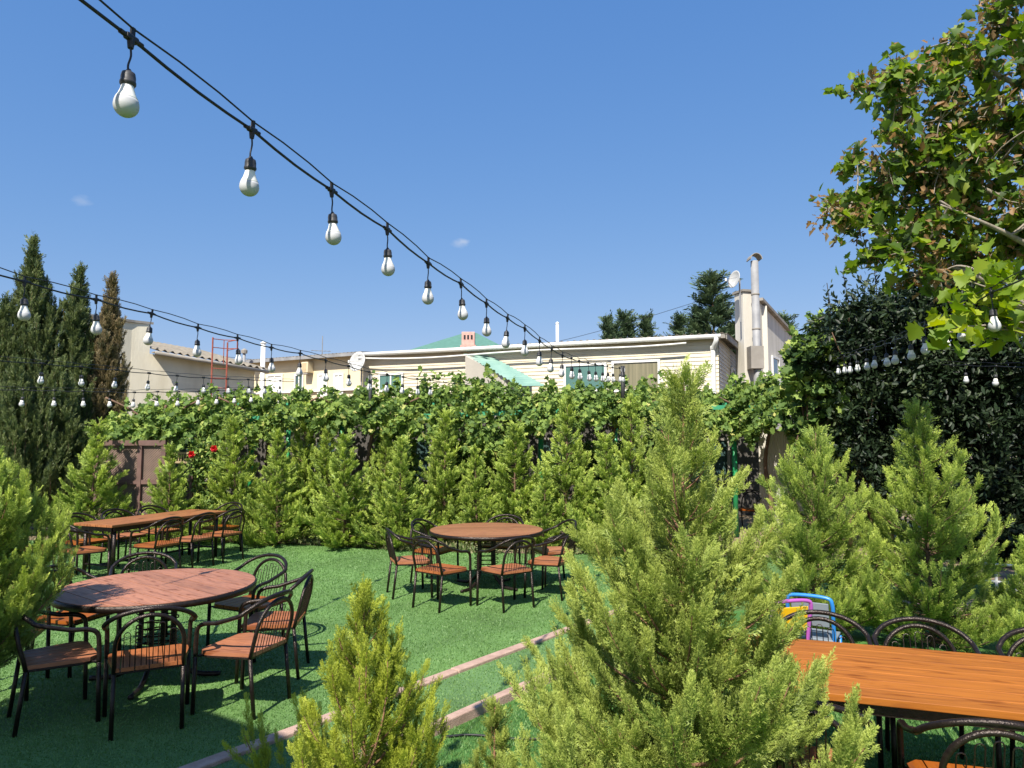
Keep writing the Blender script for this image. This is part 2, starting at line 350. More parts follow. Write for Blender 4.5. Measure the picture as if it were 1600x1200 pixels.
# ------------------------------------------------------------------ setting: ground, lawns, kerbs
me = MB().add([(-400, -60, -.16), (400, -60, -.16), (400, 900, -.16), (-400, 900, -.16)], [(0, 1, 2, 3)])
tag(me.build('ground', M['soil']), kind='structure')
KD = Vector((.625, .78, 0)).normalized(); KN = Vector((KD.y, -KD.x, 0))     # kerb direction / towards the front lawn
k1 = gp(650, 1075); k2 = gp(760, 1101)
k1a, k1b = k1 - KD * 6.5, k1 + KD * 4.4
k2a, k2b = k2 - KD * 6.0, k2 + KD * 3.6
def strip(name, poly, z, z0, m):
    b = MB().prism([(p[0], p[1]) for p in poly], z0, z); return tag(b.build(name, m), kind='structure')
FAR = [(6.5, 11.4), (3.0, 11.9), (.5, 12.1), (-1.6, 12.35), (-3, 12.9), (-4.4, 13.3), (-7.0, 13.6), (-12, 13.8), (-14, 0), (-9, -6)]
k1r = k1b + Vector((.35, -.12, 0))
strip('lawn', [k1a[:2], k1b[:2], (3.2, 8.6), (6.5, 9.6)] + FAR, 0, -.3, M['turf'])
strip('path', [(k2a)[:2], (k2b)[:2], (k1b + KN * .02)[:2], (k1a + KN * .02)[:2]], .008, -.3, M['turf2'])
strip('front_lawn', [(-6, -6), (16, -6), (16, 6.2), (5.9, 6.3), (4.6, 7.8), (3.6, 8.55), (2.6, 8.3), (k2b)[:2], k2a[:2]], -.035, -.31, M['turf3'])
strip('soil_bed', [(14, 11), (14, 40), (-20, 40), (-20, 13)] + [(x, y - .05) for x, y in FAR[7:2:-1]] + [(.5, 12.05), (3.0, 11.85), (6.5, 11.35)], -.02, -.32, M['soil'])
strip('soil_patch', [(5.9, 6.4), (16, 6.3), (14, 11), (6.5, 11.3), (6.4, 9.5), (4.7, 8.0)], -.025, -.33, M['soil'])
strip('side_lawn', [(5.0, 7.8), (6.2, 6.5), (7.5, 6.9), (6.6, 8.8)], .0, -.34, M['turf3'])
def kerb(a, b, w, top, bot):
    m_ = MB(); d = (b - a); n = int(d.length / .98); u = d.normalized(); rz = atan2(u.y, u.x)
    for i in range(n):
        c = a + u * (i + .5) * d.length / n
        m_.box((c.x + random.uniform(-.004, .004), c.y, (top + bot) / 2 + random.uniform(-.003, .003)), (d.length / n - .012, w, top - bot), rz + random.uniform(-.006, .006), bev=.008)
    return tag(m_.build('kerb', M['kerb']), kind='structure')
kerb(k1a, k1b, .10, .032, -.25); kerb(k2a, k2b, .075, .034, -.25)
kerb(Vector((4.35, 8.35, 0)), Vector((6.1, 6.35, 0)), .09, .09, -.2)

# turf blades: uncountable, one object per sheet kind
def in_poly(x, y, poly):
    ins = np.zeros(len(x), bool); n = len(poly)
    for i in range(n):
        x1, y1 = poly[i][:2]; x2, y2 = poly[i - 1][:2]
        c = ((y1 > y) != (y2 > y)) & (x < (x2 - x1) * (y - y1) / (y2 - y1 + 1e-12) + x1); ins ^= c
    return ins
def blades(n, seed):
    g = np.random.default_rng(seed)
    y = 3.0 + 10.8 * g.random(n) ** 1.7; x = g.uniform(-.95, .85, n) * y + 0
    kn = (x - k1.x) * KN.x + (y - k1.y) * KN.y; kn2 = (x - k2.x) * KN.x + (y - k2.y) * KN.y
    al = (x - k1.x) * KD.x + (y - k1.y) * KD.y
    lim = np.interp(x, [-12, -7, -4.4, -3, -1.6, .5, 3, 6.5], [13.8, 13.6, 13.3, 12.9, 12.35, 12.1, 11.9, 11.4])
    front = (kn2 > .05) & (x < 16); path = (kn > .055) & (kn2 < -.045); main = (kn < -.055)
    ok = ((main & (y < lim)) | (path & (al < 4.3)) | (front & (y < 6.2 + np.clip(4 - x, 0, 1.8))))
    x, y = x[ok], y[ok]; fr = front[ok]; n = len(x)
    z = np.where(fr, -.035, np.where(path[ok], .007, 0.0))
    h = (.007 + .0008 * y) * g.uniform(.6, 1.3, n) * np.where(fr, 1.7, 1); w = .0016 + .00055 * y
    a = g.uniform(0, 2 * pi, n); ln = g.uniform(.2, 1.0, n); b = g.uniform(0, 2 * pi, n)
    c = np.stack([x, y, z], -1); s = np.stack([np.cos(a), np.sin(a), 0 * a], -1) * w[:, None]
    tip = c + np.stack([np.cos(b) * ln * h, np.sin(b) * ln * h, h], -1)
    V = np.stack([c - s, c + s, tip], 1).reshape(-1, 3); Fa = np.arange(3 * n).reshape(-1, 3)
    t = np.clip(g.normal(.45, .2, n) + np.where(path[ok], .12, 0) , 0, 1)
    T = np.repeat(t, 3)
    return V, Fa, T
o = link('turf_blades', np_mesh('turf_blades', *blades(480000, 3), M['blade'])); tag(o, 'short green blades of the artificial turf', 'grass', kind='stuff')

# ------------------------------------------------------------------ buildings
def wall_quad(mb, a, b, z0, z1a, z1b, th=.2):     # a vertical wall slab from a to b with its visible face on the right-hand side of a->b
    a, b = Vector((a[0], a[1], 0)), Vector((b[0], b[1], 0)); u = (b - a).normalized(); n = Vector((-u.y, u.x, 0)) * th
    vs = [(a.x, a.y, z0), (b.x, b.y, z0), (b.x, b.y, z1b), (a.x, a.y, z1a), (a.x + n.x, a.y + n.y, z0), (b.x + n.x, b.y + n.y, z0), (b.x + n.x, b.y + n.y, z1b), (a.x + n.x, a.y + n.y, z1a)]
    mb.add(vs, [(0, 1, 2, 3), (5, 4, 7, 6), (4, 0, 3, 7), (1, 5, 6, 2), (3, 2, 6, 7), (4, 5, 1, 0)])
def siding(mb, a, b, z0, z1, step=.115, proud=.022, th=.18):   # horizontal lapped boards
    a, b = Vector((a[0], a[1], 0)), Vector((b[0], b[1], 0)); u = (b - a).normalized(); n = Vector((u.y, -u.x, 0))
    prof = []; z = z0
    while z < z1 - 1e-6:
        z2 = min(z + step, z1); prof += [(proud, z), (.004, z2)]; z = z2
    vs = []; k = len(prof)
    for e in (a, b):
        for d, zz in prof: vs.append((e.x + n.x * d, e.y + n.y * d, zz))
    fs = [(i, k + i, k + i + 1, i + 1) for i in range(k - 1)]
    mb.add(vs, fs); wall_quad(mb, a, b, z0, z1 - .01, z1 - .01, th)
def corr(a, b, up, n_w, amp, th=.01):      # corrugated sheet: eave from a to b, running up by vector 'up'
    a, b, up = Vector(a), Vector(b), Vector(up); mb = MB(); k = n_w * 6; vs = []
    nn = (b - a).cross(up).normalized()
    for lay in (0, 1):
        for e in (0, 1):
            for i in range(k + 1):
                p = a + (b - a) * i / k + up * e + nn * (amp * sin(2 * pi * i / 6) + lay * th); vs.append(p)
    w = k + 1; fs = []
    for i in range(k):
        fs += [(i, i + 1, w + i + 1, w + i), (2 * w + i + 1, 2 * w + i, 3 * w + i, 3 * w + i + 1), (i + 1, i, 2 * w + i, 2 * w + i + 1), (w + i, w + i + 1, 3 * w + i + 1, 3 * w + i)]
    return mb.add(vs, fs)
def window(parent, c, u, w, h, fm, gm, d=.06, mull=0):
    c = Vector(c); u = Vector((u[0], u[1], 0)).normalized(); rz = atan2(u.y, u.x); n = Vector((u.y, -u.x, 0)); t = .07
    f = MB()
    for s in (-1, 1): f.box(c + u * s * (w / 2 - t / 2) + n * d / 2, (t, d, h), rz)
    for s in (-1, 1): f.box(c + Vector((0, 0, s * (h / 2 - t / 2))) + n * (d / 2 - .004), (w - 2 * t, d, t), rz)
    for i in range(mull): f.box(c + u * (w * ((i + 1) / (mull + 1) - .5)) + n * (d / 2 - .008), (t * .7, d, h - 2 * t), rz)
    fo = f.build('window', fm, parent)
    MB().box(c + n * .012, (w - 2 * t, .02, h - 2 * t), rz).build('pane', gm, fo); return fo

# siding house on the right of the middle
hR = at(1122, 524, 20.0); hz = hR.z; hL = at(568, 557, 24.7); hL.z = hz
hu = (hR - hL).normalized(); hn = Vector((hu.y, -hu.x, 0)); hb = -hn
house = empty('siding_house', (hR.x, hR.y, 0), 0, 'cream house clad in horizontal siding with long gutter and corrugated roof', 'house')
house.location = (0, 0, 0)
mb = MB(); siding(mb, hL, hR, 0, hz - .02); mb.build('wall', M['siding'], house)
hB = hR + hb * 7.2
mb = MB(); siding(mb, (hR.x + hb.x * .02, hR.y + hb.y * .02), hB, 0, hz - .03); tag(mb.build('side_wall', M['siding_dim'], house), 'siding wall with its colour greyed for grazing light')
ov = hn * .22
roof = corr(hL + ov + Vector((0, 0, .02)) - hu * .1, hR + ov + Vector((0, 0, .02)) + hu * .28, hb * 6.5 + Vector((0, 0, .30)), 60, .028).build('roof', M['asb'], house)
MB().beam(hL + hn * .19 + Vector((0, 0, -.05)), hR + hn * .19 + hu * .22 + Vector((0, 0, -.05)), .03, .12).build('fascia', M['dull'], house)
MB().beam(hR + hn * .2 + hu * .25 + Vector((0, 0, -.06)), hB + hu * .25 + Vector((0, 0, .17)), .03, .16).build('verge_board', M['dull'], house)
gut = MB().tube([hL + hn * .27 + Vector((0, 0, -.02)), (hL + hR) / 2 + hn * .27 + Vector((0, 0, -.04)), hR + hn * .27 + hu * .1 + Vector((0, 0, -.06))], .065, 10).build('gutter', M['white'], house, True)
p0 = hR + hn * .26 + Vector((0, 0, -.06))
MB().tube(spline([p0 - hu * .02, p0 - hu * .03 + Vector((0, 0, -.14)), p0 - hn * .16 - hu * .14 + Vector((0, 0, -.36)), p0 - hn * .16 - hu * .14 + Vector((0, 0, -.6)), (p0 - hn * .16 - hu * .14) * 1 + Vector((0, 0, -4.3))], 5), .07, 10).build('downpipe', M['white'], house, True)
cb = [hL + (hR - hL) * t + hn * .33 + Vector((0, 0, -.15 - .05 * sin(9 * t) - .10 * sin(pi * t))) for t in np.linspace(.0, .93, 24)]
MB().tube(cb, .026, 6).build('wall_cable', M['white'], house, True)
def hwin(px, py0, py1, w, gm, mull):
    # intersect the pixel ray with the wall plane
    d = ray(px, (py0 + py1) / 2); o0 = Vector((0, 0, CH)); t = (hL - o0).dot(hn) / d.dot(hn); c = o0 + d * t
    d1 = ray(px, py0); t1 = (hL - o0).dot(hn) / d1.dot(hn); d2 = ray(px, py1); t2 = (hL - o0).dot(hn) / d2.dot(hn)
    window(house, c + hn * .024, hu, w, (d1 * t1 - d2 * t2).z, M['white'], gm, mull=mull)
hwin(915, 568, 612, 1.36, M['tglass'], 0); hwin(994, 563, 612, 1.45, M['curtain'], 0)
hwin(612, 583, 612, 1.0, M['tglass'], 1); hwin(1069 + 0, 640, 690, .8, M['glass'], 1)
sw = hR + hb * 3.3 - Vector((0, 0, 1.15)); window(house, sw + hu * .03, hb, .9, 1.0, M['white'], M['glass'], mull=1)
# lean-to with teal sheet
a0 = at(726, 553, 22.85); lt = empty('lean_to', (0, 0, 0), 0, 'small lean-to shed with teal corrugated sloping roof on the siding house', 'shed')
q = [at(724, 553, 22.9), at(742, 551, 22.9), at(834, 599, 20.6), at(812, 603, 20.6)]
corr(q[3], q[0], q[1] - q[0] + Vector((.4, .12, -.03)), 16, .02).build('roof', M['teal'], lt)
mb = MB()
wa, wb = at(727, 556, 22.7), at(790, 590, 21.3)
mb.add([wa, wb, (wb.x, wb.y, 0), (wa.x, wa.y, 0), wa + Vector((.8, .2, 0)), wb + Vector((.8, .2, 0)), (wb.x + .8, wb.y + .2, 0), (wa.x + .8, wa.y + .2, 0)],
       [(0, 3, 2, 1), (4, 5, 6, 7), (0, 4, 7, 3), (1, 2, 6, 5), (0, 1, 5, 4)])
mb.build('wall', M['siding_dim'], lt)

# plastered house to the left and its parapet
cA = at(206, 545, 20); cE = at(398, 577, 22.6); cW = at(178, 545, 19.0)
lh = empty('plastered_house', (0, 0, 0), 0, 'cream plastered house with tall parapet and dark corrugated roof edge behind the cypresses', 'house')
u = (Vector((cE.x - cA.x, cE.y - cA.y, 0))).normalized(); nrm = Vector((u.y, -u.x, 0))
mb = MB(); wall_quad(mb, cA, cE, 0, cA.z - .05, cE.z - .05, .3); mb.build('wall', M['cream'], lh)
ptop = at(207, 504, 20).z; pa = at(180, 504, 19.6); pc = at(206, 504, 20.0) + nrm * .02
mb = MB(); pu = Vector((pc.x - pa.x, pc.y - pa.y, 0)).normalized(); pn = Vector((-pu.y, pu.x, 0))
far_l = pc - pu * 1.3
mb.prism([(far_l.x, far_l.y), (pc.x, pc.y), (pc.x + u.x * .5 , pc.y + u.y * .5), (far_l.x + pn.x * .4, far_l.y + pn.y * .4)], 0, ptop)
mb.build('parapet', M['cream'], lh)
mb = MB(); mb.prism([(far_l.x - pn.x * .05, far_l.y - pn.y * .05), (pc.x + pu.x * .07 - pn.x * .05, pc.y + pu.y * .07 - pn.y * .05), (pc.x + u.x * .55 + pu.x * .05, pc.y + u.y * .55), (far_l.x + pn.x * .45, far_l.y + pn.y * .45)], ptop + .002, ptop + .07); mb.build('coping', M['dull'], lh)
ea = cA + u * .52 + nrm * .3; eb = cE + u * .3 + nrm * .3
corr(ea, eb, -nrm * 5 + Vector((0, 0, 1.0)), 16, .035, .012).build('roof', M['asb'], lh)
MB().tube([ea + Vector((0, 0, -.09)) + nrm * .03, eb + Vector((0, 0, -.09)) + nrm * .03], .055, 8).build('gutter', M['dull'], lh, True)
mb = MB(); mb.beam(ea - nrm * .15 + Vector((0, 0, -.06)), eb - nrm * .15 + Vector((0, 0, -.06)), .26, .03).build('soffit', M['dull'], lh)

# long low house in the middle distance
m1 = at(362, 569, 30); m2 = at(575, 554, 26.5); mz = (m1.z + m2.z) / 2; m1.z = m2.z = mz
mu = (m2 - m1).normalized(); mn = Vector((mu.y, -mu.x, 0))
mh = empty('low_house', (0, 0, 0), 0, 'long low yellow cream house with thin grey roof edge and white shutters', 'house')
mb = MB(); wall_quad(mb, m1, m2, 0, mz, mz, .3); wall_quad(mb, m2, m2 - mn * 5, 0, mz, mz, .3); mb.build('wall', M['yellow'], mh)
corr(m1 + mn * .35 + Vector((0, 0, .06)), m2 + mn * .35 + Vector((0, 0, .06)), -mn * 6 + Vector((0, 0, .5)), 40, .025).build('roof', M['asb'], mh)
MB().beam(m1 + mn * .36, m2 + mn * .36, .04, .12).build('fascia', M['galv'], mh)
MB().box(tuple((m1 * .5 + m2 * .5) + mn * .06 + Vector((0, 0, -1.30))), (sqrt((m2 - m1).length_squared), .1, .06), atan2(mu.y, mu.x)).build('ledge', M['white'], mh)
for px, ww, mm in ((384, .9, M['white']), (430, .9, M['white']), (468, .5, M['glass']), (505, .5, M['white']), (530, .5, M['white'])):
    d = ray(px, 608); t = (m1 - Vector((0, 0, CH))).dot(mn) / d.dot(mn); c = Vector((0, 0, CH)) + d * t
    window(mh, c + mn * .005, mu, ww, 1.2, M['white'], mm, mull=1)
d = ray(485, 575); t = (m1 - Vector((0, 0, CH))).dot(mn) / d.dot(mn); c = Vector((0, 0, CH)) + d * t
ac = empty('vent_unit', c + mn * .2, 0, 'small yellowed box unit mounted on the yellow cream wall', 'air conditioner')
ac.location = (0, 0, 0)
mb = MB(); mb.box(c + mn * .17, (.34, .32, .42), atan2(mu.y, mu.x), bev=.02); mb.build('casing', M['yellow'], ac)
mb = MB()
for i in range(5): mb.box(c + mn * .335 + mu * (-.1 + .05 * i), (.02, .01, .34), atan2(mu.y, mu.x))
mb.build('grille', M['straw'], ac)
MB().box(c + mn * .17 + Vector((0, 0, -.25)), (.3, .3, .05), atan2(mu.y, mu.x)).build('bracket', M['dull'], ac)
# white vent pole in front of low house
p = at(410, 592, 26); q_ = at(410, 537, 26)
vp = empty('vent_pipe', (p.x, p.y, 0), 0, 'upright white pipe rising before the yellow cream house', 'pipe')
MB().tube([(0, 0, 0), (0, 0, q_.z)], .085, 10).build('pipe', M['white'], vp, True); MB().lathe([(.11, q_.z), (.11, q_.z + .03), (.02, q_.z + .09)], 12).build('cap', M['white'], vp)
p = at(871, 540, 27); q_ = at(871, 506, 27)
vp = empty('vent_pipe', (p.x, p.y, 0), 0, 'short white pipe standing up behind the corrugated roof of the siding house', 'pipe')
MB().tube([(0, 0, 0), (0, 0, q_.z)], .06, 10).build('pipe', M['white'], vp, True); MB().lathe([(.075, q_.z), (.075, q_.z + .03), (.02, q_.z + .08)], 12).build('cap', M['white'], vp)
p = at(381, 575, 28.5); q_ = at(381, 549, 28.5)
vp = empty('roof_cowl', (p.x, p.y, 0), 0, 'small grey roof cowl left of the white pipe', 'pipe')
MB().tube([(0, 0, 3), (0, 0, q_.z - .1)], .06, 8).build('pipe', M['galv'], vp, True); MB().lathe([(.12, q_.z - .08), (.13, q_.z + .04), (.02, q_.z + .12)], 10).build('cap', M['dull'], vp)
# tv antenna
p = at(504, 525, 29)
an = empty('tv_antenna', (p.x, p.y, 0), .4, 'thin tv antenna mast on the roof of the yellow cream house', 'antenna')
MB().tube([(0, 0, mz), (0, 0, p.z)], .018, 6).build('mast', M['galv'], an)
mb = MB()
mb.tube([(-.45, 0, p.z - .62), (.35, 0, p.z - .62)], .012, 5)
for i in range(5): mb.tube([(-.4 + .17 * i, -.22, p.z - .62), (-.4 + .17 * i, .22, p.z - .62)], .007, 4)
mb.build('aerial', M['galv'], an)

# green hip-roofed house far behind with pink chimney
gh = empty('hip_roofed_house', (0, 0, 0), 0, 'distant house with green metal hip roof and pink chimney', 'house')
e1, e2 = at(632, 549, 33), at(800, 549, 33); ax = at(735, 520, 36); ez = e1.z
mb = MB(); dpt = 7
vs = [(e1.x, e1.y, ez), (e2.x, e2.y, ez), (e2.x, e2.y + dpt, ez), (e1.x, e1.y + dpt, ez), (ax.x - .3, ax.y, ax.z), (ax.x + .3, ax.y, ax.z)]
rf = mb.add(vs, [(0, 1, 5, 4), (1, 2, 5), (2, 3, 4, 5), (3, 0, 4), (3, 2, 1, 0)]).build('roof', M['groof'], gh)
mb = MB(); mb.box(((e1.x + e2.x) / 2, e1.y + dpt / 2, ez / 2), (e2.x - e1.x - .6, dpt - .6, ez - .01)); mb.build('wall', M['cream'], gh)
c = at(732, 530, 32.4); mb = MB(); mb.box((c.x, c.y, c.z), (.6, .5, .62), bev=.02); mb.box((c.x, c.y, c.z - .36), (.72, .6, .1)); mb.box((c.x, c.y, c.z - 1.2), (.5, .42, 1.6)); ch = mb.build('chimney', M['pink'], rf)
for i in range(3): MB().box((c.x - .16 + .16 * i, c.y - .252, c.z + .06), (.09, .02, .2)).build('flue_opening', M['cable'], ch)

# gable house with chimney, flue and dish at right
g1, g2 = at(1186, 471, 24), at(1247, 536, 29.5); gz = g1.z
gbh = empty('gable_house', (0, 0, 0), 0, 'grey cream rendered house with dark sloping roof edge right of the flue', 'house')
gu = (g2 - g1).normalized(); gn = Vector((gu.y, -gu.x, 0)).normalized(); vb = Vector((g1.x, g1.y, 0)).normalized()
mb = MB(); wall_quad(mb, g1, g2, 0, g1.z, g2.z, .3); gb = g1 + vb * 7; wall_quad(mb, gb, g1 + vb * .35, 0, g1.z - .5, g1.z - .1, .25); mb.build('wall', M['greyw'], gbh)
A_, B_ = g1 + gn * .10 - gu * .02 + Vector((0, 0, .07)), g2 + gu * .35 + gn * .10 + Vector((0, 0, .07))
mb = MB(); mb.beam(A_ - gn * .22, B_ - gn * .22, .52, .10)
q4 = [g1 - gn * .3, g2 - gn * .3, g2 + vb * 4, g1 + vb * 6 + Vector((.3, 0, 0))]
mb.add([q - Vector((0, 0, .12)) for q in q4] + [q - Vector((0, 0, .05)) for q in q4], [(3, 2, 1, 0), (4, 5, 6, 7), (0, 1, 5, 4), (1, 2, 6, 5), (2, 3, 7, 6), (3, 0, 4, 7)])
mb.build('roof', M['dull'], gbh)
c = g1 + (g2 - g1) * .32; window(gbh, (c.x + gn.x * .01, c.y + gn.y * .01, at(1198, 578, 25.5).z), (gu.x, gu.y), 1.1, 1.0, M['white'], M['glass'])
c0 = at(1166, 533, 22.6); c1 = at(1166, 459, 22.6)
chm = empty('chimney_stack', (c0.x, c0.y, 0), .25, 'square cream chimney stack beside the tall metal flue', 'chimney')
MB().box((0, 0, (c1.z) / 2), (.47, .5, c1.z), bev=.01).build('stack', M['greyw'], chm)
MB().box((0, 0, c1.z + .045), (.56, .6, .07)).build('cap', M['dull'], chm)
f0, f1_ = at(1182, 530, 22.1), at(1181, 408, 22.1)
fl = empty('flue', (f0.x, f0.y, 0), 0, 'tall round galvanised flue with curved hood above the roofs', 'flue')
MB().tube([(0, 0, 0), (0, 0, 2), (0, 0, f1_.z)], .118, 14).build('pipe', M['galv'], fl, True)
mb = MB()
for zz in (f1_.z - 1.1, f1_.z - 2.2): MB().lathe([(.123, zz), (.131, zz + .01), (.131, zz + .05), (.123, zz + .06)], 14).build('collar', M['dull'], fl, True)
hood = MB(); pts = []
for i in range(9):
    a = radians_ = pi * (.02 + .96 * i / 8); pts.append((.19 * cos(a), .2 * sin(a) + f1_.z + .02))
vs = [(x, y, z) for y in (-.2, .2) for x, z in pts]; vs += [(x * .9, y, z - .015) for y in (-.2, .2) for x, z in pts]
fs = [(i, i + 1, 9 + i + 1, 9 + i) for i in range(8)] + [(18 + i + 1, 18 + i, 27 + i, 27 + i + 1) for i in range(8)]
fs += [(i + 1, i, 18 + i, 18 + i + 1) for i in range(8)] + [(9 + i, 9 + i + 1, 27 + i + 1, 27 + i) for i in range(8)]
hood.add(vs, fs).build('hood', M['dull'], fl)
MB().box((-.05, .0, hR.z - .4), (.4, .4, .7)).build('flashing', M['dull'], fl)
# junk: pipes behind the corner
# dishes
def dish(c, dia, dirv, polelen, label, mast_off=(.2, 0)):
    root = empty('satellite_dish', c, 0, label, 'satellite dish')
    q = Vector(dirv).normalized().to_track_quat('Z', 'Y').to_matrix()
    prof = []; rr = dia / 2
    for i in range(8): r_ = rr * (i + .02) / 7; prof.append((r_, .22 * r_ * r_ / rr))
    for i in range(8): r_ = rr * (7.02 - i) / 7; prof.append((r_, .22 * r_ * r_ / rr - .012))
    MB().lathe(prof, 24, axis=q).build('reflector', M['dishw'], root, True)
    b = q @ Vector((0, -rr * .95, .06)); tip = q @ Vector((0, -rr * .35, dia * .62))
    mb = MB(); mb.tube([b, tip], .012, 6); mb.tube([q @ Vector((rr * .8, 0, .1)), tip], .006, 4); mb.tube([q @ Vector((-rr * .8, 0, .1)), tip], .006, 4); mb.build('feed_arm', M['galv'], root)
    MB().box(tip, (.05, .05, .09), bev=.008).build('receiver', M['white'], root)
    bk = q @ Vector((0, 0, -.16)); mb = MB(); mb.tube([q @ Vector((0, 0, -.02)), bk], .025, 6); mb.tube([bk + Vector((0, 0, .05)), bk + Vector((0, 0, -polelen))], .028, 8); mb.build('mast', M['galv'], root)
dish(at(1149, 437, 22.0), .56, (-.93, -.33, .2), 1.3, 'white satellite dish on a mast by the chimney stack')
dish(at(560, 566, 24.4), .72, (-.55, -.9, .25), 2.0, 'pale satellite dish against the yellow cream house')
# red ladder at left
la = at(342, 600, 20.4); lt_ = at(338, 528, 20.4)
ld = empty('roof_ladder', (la.x, la.y, 0), .5, 'rusty red ladder with safety hoops climbing to the corrugated roof', 'ladder')
mb = MB(); zt = lt_.z
for s in (-.2, .2): mb.tube([(s, 0, 0), (s, 0, zt - (.0 if s < 0 else .12))], .022, 6)
mb.build('rail', M['rust'], ld)
mb = MB()
for i in range(int((zt - .9) / .28)): MB().tube([(-.2, 0, .3 + i * .28), (.2, 0, .3 + i * .28)], .013, 5).build('rung', M['rust'], ld)
mb = MB()
for zz in (zt, zt - .25): mb.tube([(-.2, 0, zz), (-.15, .3, zz), (.15, .42, zz), (.5, .3, zz), (.5, 0, zz - .02), (.2, 0, zz - .1)], .013, 5)
mb.tube([(.5, .3, zt), (.5, .3, zt - .7)], .013, 5); mb.tube([(.15, .42, zt), (.15, .42, zt - .7)], .013, 5); mb.build('safety_hoop', M['rust'], ld)

# ------------------------------------------------------------------ pergola, back building, fences
PY = 14.2
pg = empty('pergola', (0, PY, 0), 0, 'green steel pergola carrying grapevines behind the row of young conifers', 'pergola')
def pz(py): return at(800, py, PY).z
mb = MB()
bz = [(-5.6, pz(654)), (-1.5, pz(650)), (2.6, pz(636)), (6.4, pz(638))]
for (x0, z0), (x1, z1) in zip(bz, bz[1:]): mb.beam((x0, 0, z0), (x1 - .004, 0, z1), .06, .09)
mb.build('front_beam', M['greenm'], pg)
MB().beam((-5.6, 3.0, 2.5), (6.4, 3.0, 2.6), .06, .09).build('rear_beam', M['greenm'], pg)
mb = MB()
for i in range(13): mb.beam((-5.5 + i * .98, 0.05, 2.62), (-5.5 + i * .98, 3.0, 2.68), .04, .05)
mb.build('rafter', M['greenm'], pg)
for x in (at(392, 700, PY).x, at(533, 700, PY).x, at(845, 700, PY).x, at(1150, 780, PY).x, 6.3):
    MB().tube([(x, .03, 0), (x, .03, 2.38)], .055, 10).build('post', M['greenp'], pg, True)
for x in (-5.4, -1.5, 2.5, 6.3): MB().tube([(x, 3, 0), (x, 3, 2.45)], .05, 8).build('post', M['greenp'], pg, True)
sp_ = at(973, 578, 14.05); pol = empty('light_pole', (sp_.x, sp_.y, 0), 0, 'dark thin pole on the pergola beam holding the far end of the nearest cable', 'pole')
MB().tube([(0, 0, 2.48), (0, 0, sp_.z + .08)], .04, 8).build('pole', M['socket'], pol, True); MB().tube([(0, -.03, sp_.z), (0, .0, sp_.z)], .05, 8).build('clamp', M['galv'], pol)
sp2 = at(579, 585, 14.05); pol2 = empty('light_pole', (sp2.x, sp2.y, 0), 0, 'dark thin pole among grape leaves left of the middle of the pergola', 'pole')
MB().tube([(0, 0, 2.3), (0, 0, sp2.z)], .035, 8).build('pole', M['socket'], pol2, True); MB().tube([(0, -.03, sp2.z - .06), (0, 0, sp2.z - .06)], .045, 8).build('clamp', M['galv'], pol2)
bb = empty('garden_building', (0, 18.2, 0), 0, 'low grey weathered building in the shade under the pergola', 'building')
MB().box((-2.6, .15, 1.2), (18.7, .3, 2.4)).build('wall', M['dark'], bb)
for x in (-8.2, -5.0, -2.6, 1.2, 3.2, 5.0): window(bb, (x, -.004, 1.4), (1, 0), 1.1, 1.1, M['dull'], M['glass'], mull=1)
# corrugated grey fence at right of the pergola
fa, fb = at(1185, 668, 15.2), at(1352, 690, 13.2)
fe = empty('metal_fence', (0, 0, 0), 0, 'pale grey corrugated metal fence below the right end of the vines', 'fence')
corr((fa.x, fa.y, 0), (fb.x, fb.y, 0), (0, 0, 2.1), 40, .018).build('sheet', M['greyw'], fe)
mb = MB(); mb.beam((fa.x, fa.y - .04, 2.12), (fb.x, fb.y - .04, 2.0), .05, .05); mb.build('rail', M['dull'], fe)
# lattice screen at left
x0, x1 = at(150, 690, 13.5).x, at(260, 690, 13.5).x; zt = at(200, 692, 13.5).z; zm = at(200, 753, 13.5).z
ls = empty('lattice_screen', (0, 13.5, 0), 0, 'brown wooden lattice screen behind the long table', 'fence')
mb = MB(); xm = at(220, 700, 13.5).x
mb.box(((x0 + x1) / 2, 0, zt), (x1 - x0, .08, .1)); mb.box(((x0 + x1) / 2, .004, zm), (x1 - x0 - .1, .07, .08)); mb.box(((x0 + x1) / 2, .004, .06), (x1 - x0 - .1, .07, .1))
for x in (x0 + .03, xm, x1 - .03): mb.box((x, -.004, zt / 2 - .03), (.08, .08, zt - .07))
mb.build('frame', M['brown'], ls)
mb = MB(); wX = x1 - x0; st = .034; hh = zt - .1
for s in (1, -1):
    k = -hh
    while k < wX:
        a = max(k, 0); b = min(k + hh, wX)
        if b - a > .05:
            if s == 1: A, B = (x0 + a, .02, .06 + a - k), (x0 + b, .02, .06 + b - k)
            else: A, B = (x1 - a, .034, .06 + a - k), (x1 - b, .034, .06 + b - k)
            mb.beam(A, B, .010, .021)
        k += st * 1.41
mb.build('lattice', M['lattw'], ls)
rl = empty('slat_railing', (0, 13.55, 0), 0, 'pale wooden slat railing right of the brown lattice screen', 'railing')
xa, xb = at(246, 700, 13.55).x, at(302, 700, 13.55).x; za, zb = at(250, 708, 13.55).z, at(250, 722, 13.55).z
mb = MB(); mb.box(((xa + xb) / 2, 0, za), (xb - xa, .04, .04)); mb.box(((xa + xb) / 2, 0, zb), (xb - xa, .04, .04)); mb.build('rail', M['straw'], rl)
mb = MB()
for i in range(14): mb.box((xa + .03 + (xb - xa - .06) * i / 13, .0, (za + zb) / 2), (.018, .02, za - zb - .05))
mb.build('slat', M['straw'], rl)
mb = MB()
for x in (xa + .03, xb - .03): mb.box((x, .03, za / 2), (.06, .05, za - .04))
mb.build('post', M['brown'], rl)
